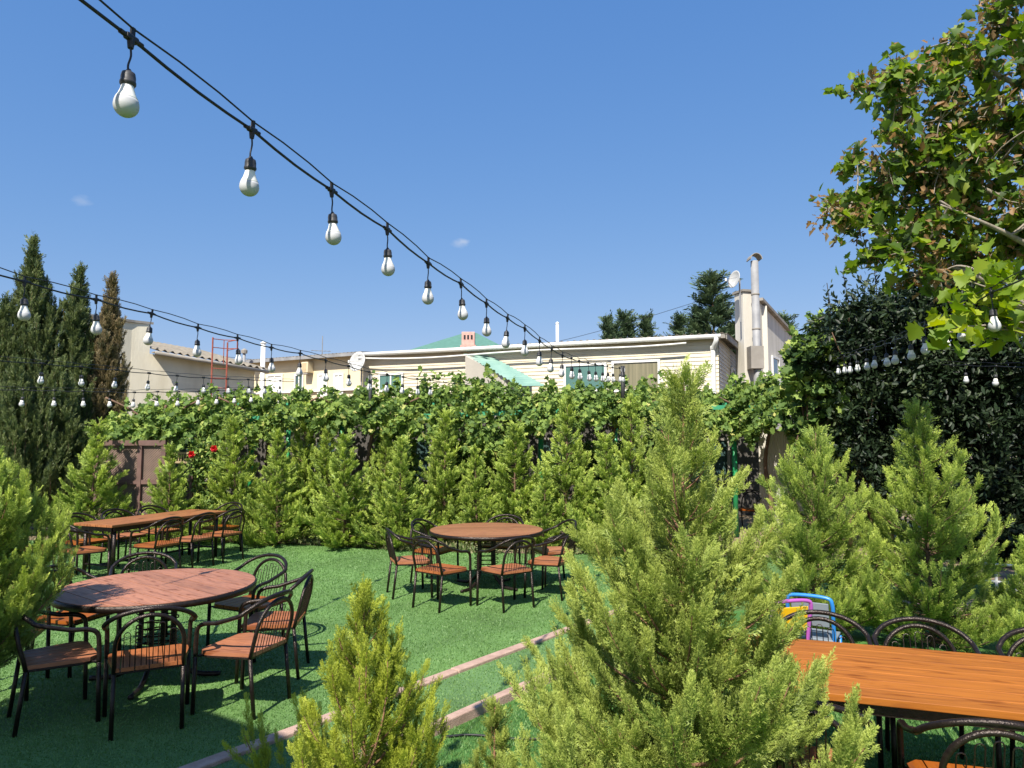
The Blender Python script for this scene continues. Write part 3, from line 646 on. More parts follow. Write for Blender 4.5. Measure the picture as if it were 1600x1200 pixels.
# white railing far right
wr = empty('white_railing', (0, 0, 0), 0, 'low white railing in the shade of the dark hedge', 'railing')
ra, rb = at(1535, 880, 9.3), at(1640, 888, 9.0); mb = MB()
for dz in (0, -.22): mb.tube([ra + Vector((0, 0, dz)), rb + Vector((0, 0, dz))], .015, 6)
mb.build('rail', M['white'], wr); mb = MB()
for t in (0.2, .5, .8): p = ra + (rb - ra) * t; mb.tube([(p.x, p.y, -.02), p], .018, 6)
mb.build('post', M['white'], wr)

# ------------------------------------------------------------------ furniture
def chair_proto():
    root = empty('garden_chair')
    rt = .0145
    # rear hoop above the seat, outer arm loop, four legs, seat on its frame, wire back
    A = []
    for i in range(17):
        a = pi * i / 16; x, h = -.205 * cos(a), .20 * sin(a)
        A.append((x, -.245 - h * .20, .575 + h))
    hoop = [(-.205, -.20, .40), (-.205, -.222, .49)] + A + [(.205, -.222, .49), (.205, -.20, .40)]
    MB().tube(hoop, rt, 8).build('back_hoop', M['metal'], root, True)
    B = []
    for i in range(15):
        a = pi * (.06 + .88 * i / 14); B.append((-.275 * cos(a) / cos(.06 * pi), -.10 - .19 * sin(a) ** .8, .675 + .14 * sin(a)))
    half = [(-.262, .212, .40), (-.264, .208, .52), (-.266, .195, .595), (-.27, .14, .63), (-.272, .04, .642)]
    loop = spline(half, 5)[:-1] + spline([(-.272, .04, .642)] + B + [(.272, .04, .642)], 2)[:-1] + spline([(-x, y, z) for x, y, z in half[::-1]], 5)
    MB().tube(loop, .0155, 8).build('arm_loop', M['metal'], root, True)
    for s in (-1, 1):
        MB().tube([(s * .262, .212, .40), (s * .262, .222, 0)], .0155, 8).build('leg', M['metal'], root, True)
        MB().tube([(s * .205, -.20, .40), (s * .207, -.245, 0)], .0145, 8).build('leg', M['metal'], root, True)
    sf = MB(); zf = .403
    ring = [(-.22, .2), (-.25, .12), (-.205, -.2), (.205, -.2), (.25, .12), (.22, .2)]
    sf.tube([(x, y, zf) for x, y in ring], .010, 6, closed=True)
    for s in (-1, 1): sf.tube([(s * .235, .17, zf), (s * .262, .21, zf)], .008, 5)
    sf.build('seat_frame', M['metal'], root)
    se = MB(); z0, z1 = .412, .438
    out = [(-.205, -.215), (.205, -.215), (.255, .10), (.25, .16), (.20, .215), (-.20, .215), (-.25, .16), (-.255, .10)]
    def clip(poly, x, keep):
        r = []
        for i in range(len(poly)):
            a, b = poly[i], poly[(i + 1) % len(poly)]; ia, ib = (a[0] - x) * keep >= 0, (b[0] - x) * keep >= 0
            if ia: r.append(a)
            if ia != ib: t = (x - a[0]) / (b[0] - a[0]); r.append((x, a[1] + t * (b[1] - a[1])))
        return r
    ns = 6; w = .51 / ns
    for i in range(ns):
        pl = clip(clip(out, -.255 + i * w + .0035, 1), -.255 + (i + 1) * w - .0035, -1)
        if len(pl) > 2: se.prism(pl, z0, z1)
    se.build('seat', M['wood_seat'], root)
    wb = MB()
    for xc in (-.135, -.068, 0, .068, .135):
        wd = .019
        top = .575 + .20 * sqrt(max(0, 1 - (abs(xc) + wd) ** 2 / .205 ** 2)) - .035
        def yy(z): return -.205 - (z - .42) * .235
        pts = [(xc - wd, yy(.42), .42), (xc - wd, yy(top - wd), top - wd)]
        pts += [(xc - wd * cos(a), yy(top - wd + wd * sin(a)), top - wd + wd * sin(a)) for a in (pi * .25, pi * .5, pi * .75)]
        pts += [(xc + wd, yy(top - wd), top - wd), (xc + wd, yy(.42), .42)]
        wb.tube(pts, .0032, 5)
    wb.tube([(-.205, -.205, .425), (.205, -.205, .425)], .005, 5)
    wb.build('wire_grille', M['metal'], root)
    return root
CHAIR = chair_proto(); used = []
def chair(x, y, face, label, group, z=0):        # face: the direction the sitter looks, as a vector
    o = CHAIR if not used else copy_tree(CHAIR); used.append(o)
    o.location = (x, y, z); o.rotation_euler = (0, 0, atan2(face[1], face[0]) - pi / 2 + random.uniform(-.05, .05)); tag(o, label, 'chair', group); return o

def plank_top(r=None, lw=None, th=.035, n=9, gap=.004, dish_=0):
    mb = MB()
    if r:
        w = 2 * r / n; th_ = np.linspace(0, 2 * pi, 97)[:-1]; circ = [(r * cos(a), r * sin(a)) for a in th_]
        def clip(poly, y, keep):
            o_ = []
            for i in range(len(poly)):
                a, b = poly[i], poly[(i + 1) % len(poly)]; ia, ib = (a[1] - y) * keep >= 0, (b[1] - y) * keep >= 0
                if ia: o_.append(a)
                if ia != ib: t = (y - a[1]) / (b[1] - a[1]); o_.append((a[0] + t * (b[0] - a[0]), y))
            return o_
        for i in range(n):
            pl = clip(clip(circ, -r + i * w + gap / 2, 1), -r + (i + 1) * w - gap / 2, -1)
            if len(pl) > 2: mb.prism(pl, -th, 0)
    else:
        l, wd = lw; w = wd / n
        for i in range(n): mb.box((0, -wd / 2 + (i + .5) * w, -th / 2), (l, w - gap, th), bev=.003)
    return mb
def round_table(c, rz, wm, label, H=.74, r=.75, legs=True):
    root = empty('round_table', (c[0], c[1], 0), rz, label, 'table')
    t = plank_top(r=r - .012, n=9, gap=.008).build('tabletop', wm, root); t.location.z = H
    mb = MB(); k = 64; vs = []
    for rr, zz in ((r - .010, -.05), (r, -.05), (r, -.004), (r - .010, -.004)):
        vs += [(rr * cos(2 * pi * j / k), rr * sin(2 * pi * j / k), H + zz) for j in range(k)]
    fs = []
    for q in range(4):
        for j in range(k): fs.append((q * k + j, q * k + (j + 1) % k, ((q + 1) % 4) * k + (j + 1) % k, ((q + 1) % 4) * k + j))
    mb.add(vs, fs).build('edge_band', M['metal'], root, True)
    MB().lathe([(r - .03, H - .046), (r - .03, H - .038)], 48).build('underside', M['cable'], root)
    for j in range(4):
        a = pi / 4 + j * pi / 2; u_ = Vector((cos(a), sin(a), 0))
        pts = spline([u_ * .42 + Vector((0, 0, H - .065)), u_ * .17 + Vector((0, 0, H - .09)), u_ * .13 + Vector((0, 0, H - .2)), u_ * .13 + Vector((0, 0, .3)), u_ * .16 + Vector((0, 0, .14)), u_ * .30 + Vector((0, 0, .035)), u_ * .50 + Vector((0, 0, .018))], 5)
        MB().tube(pts, .021, 8).build('leg', M['metal'], root, True)
    mb = MB()
    for i in range(7):
        z = .2 + i * .055; mb.tube([(.155 * cos(a), .155 * sin(a), z) for a in np.linspace(0, 2 * pi, 25)[:-1]], .006, 5, closed=True)
    mb.build('pedestal_ring', M['metal'], root, True)
    return root
def rect_table(c, rz, l, w, wm, label, H=.74, z=0, n=7):
    root = empty('rectangular_table', (c[0], c[1], z), rz, label, 'table')
    t = plank_top(lw=(l, w), n=n).build('tabletop', wm, root); t.location.z = H
    mb = MB()
    for s in (-1, 1): mb.beam((-l / 2 + .08, s * (w / 2 - .07), H - .07), (l / 2 - .08, s * (w / 2 - .07), H - .07), .03, .06); mb.beam((s * (l / 2 - .08), -w / 2 + .09, H - .072), (s * (l / 2 - .08), w / 2 - .09, H - .072), .03, .06)
    mb.build('apron', M['metal'], root)
    for sx in (-1, 1):
        for sy in (-1, 1):
            MB().tube([(sx * (l / 2 - .12), sy * (w / 2 - .1), H - .042), (sx * (l / 2 - .12), sy * (w / 2 - .1), 0)], .026, 10).build('leg', M['metal'], root, True)
    mb = MB(); mb.tube([(-l / 2 + .12, 0, .16), (l / 2 - .12, 0, .16)], .016, 8)
    for s in (-1, 1): mb.tube([(s * (l / 2 - .12), -w / 2 + .1, .16), (s * (l / 2 - .12), w / 2 - .1, .16)], .016, 8)
    mb.build('stretcher', M['metal'], root)
    return root
# left round table
T1 = Vector((-2.88, 5.90, 0)); T2 = Vector((-.335, 9.46, 0))
round_table(T1, R(-38), M['wood_red'], 'large round table with faded reddish plank top and shadow streaks at left')
g1_ = 'chairs around the reddish round table'
def at_table(T, ang, rad, label, grp, turn=0, z=0):
    a = R(ang); x, y = T.x + rad * cos(a), T.y + rad * sin(a); b = a + pi + R(turn)
    chair(x, y, (cos(b), sin(b)), label, grp, z)
def toward(T, x, y, label, grp, turn=0, z=0):
    b = atan2(T.y - y, T.x - x) + R(turn); chair(x, y, (cos(b), sin(b)), label, grp, z)
for x, y, tn, lb in ((-2.50, 5.02, 2, 'armchair with its back to the viewer pushed against the front of the reddish round table'),
                     (-1.95, 5.32, 12, 'armchair with brightly sunlit orange seat at the front right of the reddish round table'),
                     (-1.98, 6.05, -4, 'armchair furthest right of the reddish round table, standing on open lawn'),
                     (-2.42, 6.66, 4, 'armchair with shaded grey seat at the back right of the reddish round table'),
                     (-3.46, 6.78, -6, 'armchair whose hoop shows behind the middle of the reddish round table'),
                     (-3.74, 6.22, 6, 'armchair half behind the left rim of the reddish round table, its arm above the rim'),
                     (-3.88, 5.58, 0, 'armchair in conifer shade left of the reddish round table, seat half hidden by branches'),
                     (-3.17, 5.08, -34, 'shaded armchair facing right at the front left of the reddish round table')):
    toward(T1, x, y, lb, g1_, tn)
# far round table
round_table(T2, R(8), M['wood_far'], 'round brown plank table standing alone in the middle of the lawn')
g2_ = 'chairs around the brown round table'
for x, y, tn, lb in ((-.82, 8.36, -16, 'armchair at the front left of the brown round table, back to the viewer'), (-.06, 8.36, 22, 'armchair at the front right of the brown round table, back to the viewer'),
                     (.47, 8.92, 8, 'armchair right of the brown round table nearest the big conifer'), (.56, 9.74, 0, 'armchair at the back right of the brown round table, second from the big conifer'),
                     (-.15, 10.22, 0, 'armchair seen over the middle of the brown round table, hoop against the conifers'),
                     (-1.05, 9.78, 0, 'armchair at the back left of the brown round table with its hoop above the rim'), (-1.27, 8.98, -6, 'armchair furthest left of the brown round table, seen side on')):
    toward(T2, x, y, lb, g2_, tn)
# long table at left
c4 = [gp(171.8, 821, .74), gp(120.6, 816.7, .74), gp(355.5, 798.4, .74), gp(297.8, 795.4, .74)]
ctr = sum(c4, Vector()) / 4; du = ((c4[2] - c4[0]) + (c4[3] - c4[1])).normalized(); dn = Vector((du.y, -du.x, 0))
rect_table(ctr, atan2(du.y, du.x), 2.12, .76, M['wood_long'], 'long amber plank table with eight or more chairs at the far left of the lawn')
g3_ = 'chairs around the long amber table'
for i, lb in enumerate(('nearest', 'middle', 'furthest')):
    p = ctr + du * (-.52 + .62 * i) + dn * .62
    chair(p.x, p.y, -dn, lb + ' armchair of the three on the right side of the long amber table', g3_)
    p = ctr + du * (-.70 + .66 * i) - dn * .60
    chair(p.x, p.y, dn, lb + ' armchair of the three on the far side of the long amber table', g3_)
p = ctr - du * 1.28 + dn * .12; chair(p.x, p.y, du + dn * .25, 'armchair at the near end of the long amber table', g3_)
p = ctr + du * 1.34; chair(p.x, p.y, -du, 'armchair at the far end of the long amber table by the conifers', g3_)
p = ctr - du * 1.36 - dn * .62; chair(p.x, p.y, dn + du, 'armchair mostly hidden by branches left of the near end of the long amber table', g3_)
# right table on the front lawn 
FZ = -.035; tz = FZ + .74
n1, n2 = gp(1344, 1085, tz), gp(1600, 1110, tz); f1, f2 = gp(1290.6, 999.5, tz), gp(1600, 1026, tz)
ru = ((n2 - n1).normalized() + (f2 - f1).normalized()).normalized(); rn = Vector((-ru.y, ru.x, 0))
wd = (f1 - n1).dot(rn); lf = gp(1150, 990, tz)
cx = lf - rn * wd / 2 + ru * 1.25
rect_table(cx, atan2(ru.y, ru.x), 2.5, wd, M['wood_right'], 'bright orange pine table at lower right partly hidden by the big conifer', z=FZ, n=7)
g4_ = 'chairs around the bright orange table'
for px, py, lb in ((1280, 957, 'left of the three, beside the children chairs'), (1436, 968, 'in the middle of the three'), (1632, 984, 'right of the three, cut by the photo edge')):
    p = gp(px, py, FZ + .815); p = p - rn * .28
    chair(p.x, p.y, -rn, 'armchair behind the bright orange table, ' + lb, g4_, FZ)
p = gp(1556, 1128, FZ + .815) + rn * .28; chair(p.x, p.y, rn, 'nearest armchair before the bright orange table at the lower right corner', g4_, FZ)
p = p - ru * .72; chair(p.x, p.y, rn, 'armchair before the bright orange table hidden behind the big conifer', g4_, FZ)
# a chair in the shade under the pergola
p = at(1168, 790, 15.3); chair(p.x, p.y, (-.6, -.8), 'dark chair in the shade under the pergola right of a green post', None, 0)

# children's chairs
def kid(c, rz, fm, bm_, sm, label):
    r_ = empty('child_chair', c, rz, label, 'child chair')
    for s in (-1, 1):
        MB().tube([(s * .15, .14, 0), (s * .15, .13, .33)], .014, 8).build('leg', fm, r_, True)
        MB().tube([(s * .15, -.16, 0), (s * .15, -.13, .33)], .014, 8).build('leg', fm, r_, True)
    pts = spline([(-.15, -.13, .33), (-.15, -.16, .5), (-.15, -.185, .61), (-.11, -.19, .655), (.11, -.19, .655), (.15, -.185, .61), (.15, -.16, .5), (.15, -.13, .33)], 5)
    MB().tube(pts, .014, 8).build('back_frame', fm, r_, True)
    q = Matrix.Rotation(R(8), 3, 'X')
    MB().box((0, -.172, .53), (.25, .012, .17), rot=q, bev=.004).build('backrest', bm_, r_)
    MB().box((0, .0, .345), (.31, .29, .018), bev=.006).build('seat', sm, r_)
    r_.scale = (1.1, 1.1, 1.1); return r_
kc = at(1214, 975, 5.75); kid((kc.x, kc.y, FZ), R(14), M['purple'], M['yel'], M['oran'], 'child chair with purple frame and yellow backrest')
kc = at(1273, 975, 5.9); kid((kc.x, kc.y, FZ), R(-32), M['blue'], M['greyp'], M['greyp'], 'child chair with blue frame and grey backrest')
# garden cable
pts = [gp(690, 1152, FZ + .012), gp(730, 1148, FZ + .012), gp(775, 1151, FZ + .012), gp(822, 1155, FZ + .012), gp(900, 1150, FZ + .012)]
mb = MB(); mb.tube(spline(pts, 6), .008, 6); tag(mb.build('garden_cable', M['cable'], None, True), 'thin black cable lying on the front lawn between two conifers', 'cable')

# ------------------------------------------------------------------ string lights
def bulb_meshes():
    j = MB(); j.box((0, 0, 0), (.05, .022, .022), bev=.006); j.lathe([(.009, -.035), (.012, -.012), (.012, 0)], 10); j.tube([(-.045, 0, 0), (.045, 0, 0)], .0085, 8); j.box((.004, 0, .024), (.012, .012, .03))
    c = MB(); c.tube(spline([(0, 0, -.03), (.004, 0, -.06), (-.004, 0, -.095), (-.002, 0, -.115)], 4), .0035, 6)
    s = MB(); s.lathe([(.006, -.108), (.010, -.116), (.020, -.122), (.0225, -.135), (.0225, -.150), (.0245, -.152), (.0245, -.160), (.021, -.163), (.021, -.166)], 18)
    l = MB(); l.lathe([(.0185, -.163), (.020, -.175), (.026, -.195), (.0345, -.211), (.0345, -.213)], 22)
    gprof = [(.0345, -.2131), (.0372, -.222)] + [(.0385 * cos(a), -.232 - .0385 * sin(a)) for a in np.linspace(0.05, pi / 2 - .02, 9)]
    g_ = MB(); g_.lathe(gprof, 22)
    return j, c, s, l, g_
J, C_, SK, SL, GL = bulb_meshes()
parts = [('junction', J.mesh('junction', M['cable'])), ('cord', C_.mesh('cord', M['cable'])), ('socket', SK.mesh('socket', M['socket'], True)), ('sleeve', SL.mesh('sleeve', M['sleeve'], True)), ('globe', GL.mesh('globe', M['globe'], True))]
# far bulbs: one mesh, a few materials
fm = MB()
fm.box((0, 0, 0), (.05, .022, .03)); fm.tube([(0, 0, -.02), (0, 0, -.115)], .004, 5)
fm.lathe([(.010, -.112), (.0225, -.125), (.0225, -.165)], 10, mi=1); fm.lathe([(.020, -.165), (.026, -.195), (.0345, -.212)], 12, mi=2)
fm.lathe([(.0345, -.2121), (.0385, -.232), (.033, -.252), (.018, -.267), (.004, -.271)], 12, mi=3)
FARB = fm.mesh('light_bulb', [M['cable'], M['socket'], M['sleeve'], M['globe']], True)
protoB = None
ORD = 'first second third fourth fifth sixth seventh eighth ninth tenth eleventh twelfth thirteenth fourteenth fifteenth sixteenth seventeenth eighteenth nineteenth twentieth twenty-first twenty-second twenty-third'.split()
def string(pts, where, cable_label, pre=None, post=None, scale=1.0, start=0):
    """pts: 3-D junction points; bulbs hang from each"""
    global protoB
    grp = 'bulbs on the ' + where
    for i, p in enumerate(pts):
        dist = p.y
        dirv = (pts[min(i + 1, len(pts) - 1)] - pts[max(i - 1, 0)]); rz = atan2(dirv.y, dirv.x)
        if dist < 9:
            if protoB is None:
                b = empty('light_bulb')
                for nme, me_ in parts: link(nme, me_, b)
                protoB = b
            else: b = copy_tree(protoB)
        else: b = link('light_bulb', FARB)
        b.location = p; b.rotation_euler = (random.uniform(-.07, .07), random.uniform(-.07, .07), rz); b.scale = (scale,) * 3
        tag(b, f'white bulb hanging {ORD[i]} from the left on the {where}' if start == 0 else f'white bulb hanging {ORD[i]} from the right on the {where}', 'light bulb', grp)
    full = ([pre] if pre is not None else []) + pts + ([post] if post is not None else [])
    root = empty('light_cable', (0, 0, 0), 0, cable_label, 'cable')
    sag = []
    for a, b in zip(full, full[1:]):
        for t in np.linspace(0, 1, 5)[:-1]: sag.append(a + (b - a) * t - Vector((0, 0, .012 * sin(pi * t))))
    sag.append(full[-1])
    MB().tube(sag, .0062, 6).build('power_cable', M['cable'], root, True)
    up = [p + Vector((.004, 0, .034)) for p in full]; s2 = []
    for a, b in zip(up, up[1:]):
        for t in np.linspace(0, 1, 4)[:-1]: s2.append(a + (b - a) * t + Vector((0, 0, .012 * sin(pi * t))))
    s2.append(up[-1]); MB().tube(s2, .0038, 5).build('support_wire', M['cable'], root, True)
def series(b, t, A, n, s, pys, off=0):
    out = []
    for i in range(n):
        u_ = b + A / (t + i); px = 800 + F * u_; py = np.interp(px, pys[0], pys[1]) if pys[0][0] < pys[0][-1] else np.interp(-px, [-x for x in pys[0]], pys[1])
        out.append(at(px, py, s * (t + i)))
    return out
s_ = .575
P1 = ([205, 394, 518, 605, 669, 720, 760, 793, 820, 843, 862, 879, 893, 905, 919, 930, 941, 949, 957, 968, 974], [60, 203, 297, 358, 411, 443, 474, 497, 513, 532, 545, 555, 560, 564, 567, 569, 571, 572.5, 574, 575, 576])
st1 = [at(x, y, s_ * (3.85 + i)) for i, (x, y) in enumerate(zip(*P1))]
string(st1, 'nearest cable crossing the sky', 'pair of black cables running from the top left corner to the pergola pole', pre=st1[0] * 1 - (st1[1] - st1[0]) * 1.6 + Vector((0, 0, .04)), post=sp_)
P2 = ([38, 150, 237, 309, 371, 424, 469, 509, 545, 577, 605, 630, 652, 672], [440, 468, 490, 512, 528, 543, 552, 563, 572, 581, 585, 589, 592, 594])
st2 = [at(x, y, s_ * (8.26 + i)) for i, (x, y) in enumerate(zip(*P2))]
string(st2, 'middle left cable before the cypresses', 'black light cable running past the cypress tops towards the pergola', pre=st2[0] - (st2[1] - st2[0]) * 1.3 + Vector((0, 0, .04)), post=at(735, 602, 14.1))
P3 = ([66, 127, 182, 233, 277, 318, 356, 388, 414, 438], [568, 573, 578, 583, 587, 590, 592, 593, 594, 595])
st3 = [at(x, y, .57 * (16 + i)) for i, (x, y) in enumerate(zip(*P3))]
string(st3, 'third cable down at the left', 'thin light cable third down in front of the dark cypresses', pre=st3[0] - (st3[1] - st3[0]) * 1.6, post=st3[-1] * 2 - st3[-2])
P4 = ([37, 85, 130, 171, 210, 246, 279, 310, 340, 367, 393], [609, 610, 611, 612, 613, 612, 612, 611, 610, 609, 608])
st4 = [at(x, y, 11.2 + .27 * i) for i, (x, y) in enumerate(zip(*P4))]
string(st4, 'lowest cable at the left', 'thin light cable lowest of those before the dark cypresses', pre=st4[0] - (st4[1] - st4[0]) * 1.2, post=st4[-1] * 2 - st4[-2])
P5 = ([1549, 1506, 1474, 1446, 1421, 1399, 1383, 1367, 1353, 1338, 1329, 1319, 1309], [457, 478, 497, 508, 521, 531, 537, 542, 547, 551, 555, 557, 560])
st5 = [at(x, y, s_ * (8.23 + i)) for i, (x, y) in enumerate(zip(*P5))]
string(st5, 'right cable before the dark hedge', 'black light cable running past the dark hedge at the right', pre=st5[0] - (st5[1] - st5[0]) * 1.6, post=st5[-1] * 2 - st5[-2], start=1)
st6 = [at(1556, 572, 9.4), at(1508, 570, 10.2)]
string(st6, 'short low cable at the right edge', 'short low light cable in front of the dark hedge at the right edge', pre=at(1640, 573, 8.6), post=at(1470, 569, 10.9), start=1)
# thin service wire across the sky behind the roofs
mb = MB(); A_, B_ = at(250, 545, 40), at(1130, 458, 40)
mb.tube([A_ + (B_ - A_) * t - Vector((0, 0, 2.3 * sin(pi * t))) for t in np.linspace(0, 1, 24)], .012, 4)
tag(mb.build('service_wire', M['cable']), 'faint thin wire crossing the sky above the rooftops', 'wire')

# ------------------------------------------------------------------ conifers
FR_HI = [frond_tm(i, 13, 5, .030) for i in range(3)]
FR_MID = [frond_tm(10 + i, 11, 2, .042) for i in range(3)]
FR_LO = [frond_tm(20 + i, 10, 0, .060, .36) for i in range(3)]
def conifer(seed, H, Rr, nb, fl, tms, el0=.45, el1=1.05, prof=None, dens=1.0, low=.04, tipdens=1, bare_top=0.0, zpow=1.12, tnoise=.3, subs=5, wide=1.0, fill=2.0, core=1.0):
    g = np.random.default_rng(seed); prof = prof or (lambda t: (1 - t) ** .85 * min(1, .72 + t * 2))
    O, D, Nn, Sz, T = [], [], [], [], []; wood_ = MB(); bend = g.normal(0, .02, 2) * H
    def axis(z): f_ = z / H; return np.array([bend[0] * f_ * f_, bend[1] * f_ * f_, z])
    wood_.tube([axis(z) for z in np.linspace(0, H * .98, 10)], [max(.003, .0105 * H ** 1.0 * (1 - z) + .003) for z in np.linspace(0, 1, 10)], 7)
    def plume(pts, fl_, m, tb):
        pts = np.array(pts); ns = len(pts) - 1; Lb = np.linalg.norm(np.diff(pts, axis=0), axis=1).sum()
        ss = np.concatenate([.06 + .92 * g.random(m) ** .8, np.ones(tipdens + 1)])
        idx = np.minimum((ss * ns).astype(int), ns - 1); fr = ss * ns - idx
        P = pts[idx] * (1 - fr[:, None]) + pts[idx + 1] * fr[:, None]; Tn = norm(pts[idx + 1] - pts[idx])
        a1 = norm(np.cross(Tn, np.array([0.01, 0, 1.0]))); a2 = np.cross(a1, Tn)
        phi = g.uniform(0, 2 * pi, len(ss)); al = np.where(ss >= 1, g.uniform(0, .2, len(ss)), g.uniform(.12, .52, len(ss)) * wide)
        side = a1 * np.cos(phi)[:, None] + a2 * np.sin(phi)[:, None]
        dd = norm(Tn * np.cos(al)[:, None] + side * np.sin(al)[:, None] + np.array([0, 0, .22]))
        size = fl_ * (1.18 - .62 * ss) * g.uniform(.7, 1.2, len(ss))
        O.append(P); D.append(dd); Nn.append(norm(g.normal(0, 1, dd.shape) + np.array([0, 0, .6]))); Sz.append(size)
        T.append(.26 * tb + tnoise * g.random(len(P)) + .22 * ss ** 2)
    for i in range(int(nb * fill)):
        inner = i >= nb; t = ((i % nb + .5) / nb) ** zpow; az = i * 2.39996 + g.normal(0, .35)
        el = el0 + (el1 - el0) * t + g.normal(0, .10); es = [el - .34 + .68 * k / 6 for k in range(7)]
        reach = max(.05, Rr * prof(t) * (g.uniform(.25, .68) if inner else g.uniform(.74, 1.15))); Lb = max(.05, (reach - .25 * fl) / max(.12, sum(map(cos, es)) / 7))
        Lb = min(Lb, Rr * 2.0); rise = Lb * sum(map(sin, es)) / 7
        ztip = low * H + t * (H * .97 - low * H); zb = max(.02 * H, ztip - rise * .85)
        h = np.array([cos(az), sin(az), 0]); p = axis(zb); pts = [p]; ns = 7
        for k in range(ns): p = p + (h * cos(es[k]) + np.array([0, 0, sin(es[k])])) * Lb / ns; pts.append(p)
        pts = np.array(pts); wood_.tube(pts, [max(.0015, .010 * Lb * (1 - k / ns) + .002) for k in range(ns + 1)], 4, cap=False)
        tb = g.random(); thin = .5 if (bare_top and t > 1 - bare_top) else 1
        plume(pts, fl, max(5, int(dens * thin * Lb / fl * 6)), tb)
        for q in range(int((2 if inner else subs) * thin * min(1.2, Lb / (Rr * .8)) + .5)):
            s_ = g.uniform(.25, .88); k = min(int(s_ * ns), ns - 1); b0 = pts[k] + (pts[k + 1] - pts[k]) * (s_ * ns - k); tn_ = norm(pts[k + 1] - pts[k])
            a1 = norm(np.cross(tn_, np.array([0.01, 0, 1.0]))); a2 = np.cross(a1, tn_); ph = g.uniform(-.5, pi + .5); al = g.uniform(.35, .65)
            d_ = norm(tn_ * cos(al) + (a1 * cos(ph) + a2 * sin(ph)) * sin(al)); l_ = Lb * (.50 - .28 * s_) * g.uniform(.7, 1.2); sp_pts = [b0]
            for w_ in range(4): sp_pts.append(sp_pts[-1] + d_ * l_ / 4); d_ = norm(d_ + np.array([0, 0, .13]))
            plume(sp_pts, fl * .72, max(4, int(dens * thin * l_ / fl * 9)), .6 * tb + .4 * g.random())
    # leader
    k = 14 if not bare_top else 9
    zz = H * (1 - .14 * g.random(k)); O.append(np.array([axis(z) for z in zz])); a = g.uniform(0, 2 * pi, k)
    D.append(norm(np.stack([np.cos(a) * .45, np.sin(a) * .45, np.ones(k)], -1))); Nn.append(g.normal(0, 1, (k, 3))); Sz.append(fl * .55 * g.uniform(.6, 1.1, k)); T.append(.3 + .3 * g.random(k))
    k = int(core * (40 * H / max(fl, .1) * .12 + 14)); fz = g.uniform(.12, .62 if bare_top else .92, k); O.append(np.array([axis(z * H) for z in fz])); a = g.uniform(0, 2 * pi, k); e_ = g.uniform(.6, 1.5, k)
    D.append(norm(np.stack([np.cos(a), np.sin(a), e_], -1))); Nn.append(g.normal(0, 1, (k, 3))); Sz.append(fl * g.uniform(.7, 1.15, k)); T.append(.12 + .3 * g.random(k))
    O, D, Nn, Sz, T = map(np.concatenate, (O, D, Nn, Sz, T))
    which = g.integers(0, len(tms), len(O)); out = []
    B = basis(D, Nn, Sz)
    for q in range(len(tms)): s__ = which == q; out.append(scatter(tms[q], O[s__], B[s__], T[s__]))
    return merge(out), wood_
def plant_conifer(loc, rz, fol, wd_, label, group=None, cat='conifer', sc=1, name='conifer', m=None):
    root = empty(name, loc, rz, label, cat, group); root.scale = (sc,) * 3 if not isinstance(sc, tuple) else sc
    link('foliage', fol, root); link('trunk', wd_, root); return root
def meshes(res, m, bark): V, wd_ = res; return np_mesh('foliage', *V, m), wd_.mesh('trunk', bark, True)
# the big one in front of the right table
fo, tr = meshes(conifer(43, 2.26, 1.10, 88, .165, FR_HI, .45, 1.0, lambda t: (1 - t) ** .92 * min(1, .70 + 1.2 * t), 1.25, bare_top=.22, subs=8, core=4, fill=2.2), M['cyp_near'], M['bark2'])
p = at(1058, 600, 3.05); big = plant_conifer((p.x, p.y, FZ), 3.2, fo, tr, 'biggest foreground conifer with thin bare leader, its branches over the orange table'); big.rotation_euler = (0, 0, 5.4)
fo, tr = meshes(conifer(52, 1.27, .64, 46, .125, FR_HI, .62, 1.2, lambda t: (1 - t) ** .75 * min(1, .75 + 1.2 * t), 1.0, subs=5), M['cyp_lime'], M['bark2'])
p = at(575, 900, 3.4); plant_conifer((p.x, p.y, FZ), 0, fo, tr, 'small bushy lime green conifer beside the pink kerb in the foreground')
fo, tr = meshes(conifer(63, 1.86, .92, 72, .17, FR_HI, .55, 1.15, lambda t: (1 - t) ** .6 * min(1, .22 + 1.5 * t), 1.0, subs=6, low=.2), M['cyp_row'], M['bark2'])
p = at(-28, 800, 4.85); plant_conifer((p.x, p.y, 0), 1, fo, tr, 'conifer at the left edge with branches over the chairs of the reddish table')
fo, tr = meshes(conifer(74, .62, .26, 18, .11, FR_HI, .7, 1.2, None, 1.0, subs=3), M['cyp_near'], M['bark2'])
p = gp(772, 1300, FZ); plant_conifer((p.x, p.y, FZ), 0, fo, tr, 'tiny conifer whose tip pokes up at the bottom middle edge')
# the two on the right lawn
fo, tr = meshes(conifer(85, 2.05, .86, 70, .19, FR_MID, .42, .95, lambda t: (1 - t) ** .5 * min(1, .8 + t), 1.0, subs=6), M['cyp_row'], M['bark'])
p = at(1268, 800, 7.3); plant_conifer((p.x, p.y, -.02), 0, fo, tr, 'bushy conifer with several blunt tips behind the children chairs')
fo, tr = meshes(conifer(96, 2.30, .92, 74, .19, FR_MID, .38, .92, lambda t: (1 - t) ** .68 * min(1, .8 + t), 1.0, subs=6), M['cyp_row'], M['bark'])
p = at(1448, 800, 6.9); plant_conifer((p.x, p.y, -.03), 1.2, fo, tr, 'pointed conifer standing against the dark hedge at the right')
fo, tr = meshes(conifer(97, 1.05, .5, 34, .17, FR_MID, .5, 1.1, None, 1.0, subs=4), M['cyp_row'], M['bark'])
p = at(1612, 900, 6.3); plant_conifer((p.x, p.y, -.03), 0, fo, tr, 'low conifer cut off by the right photo edge')
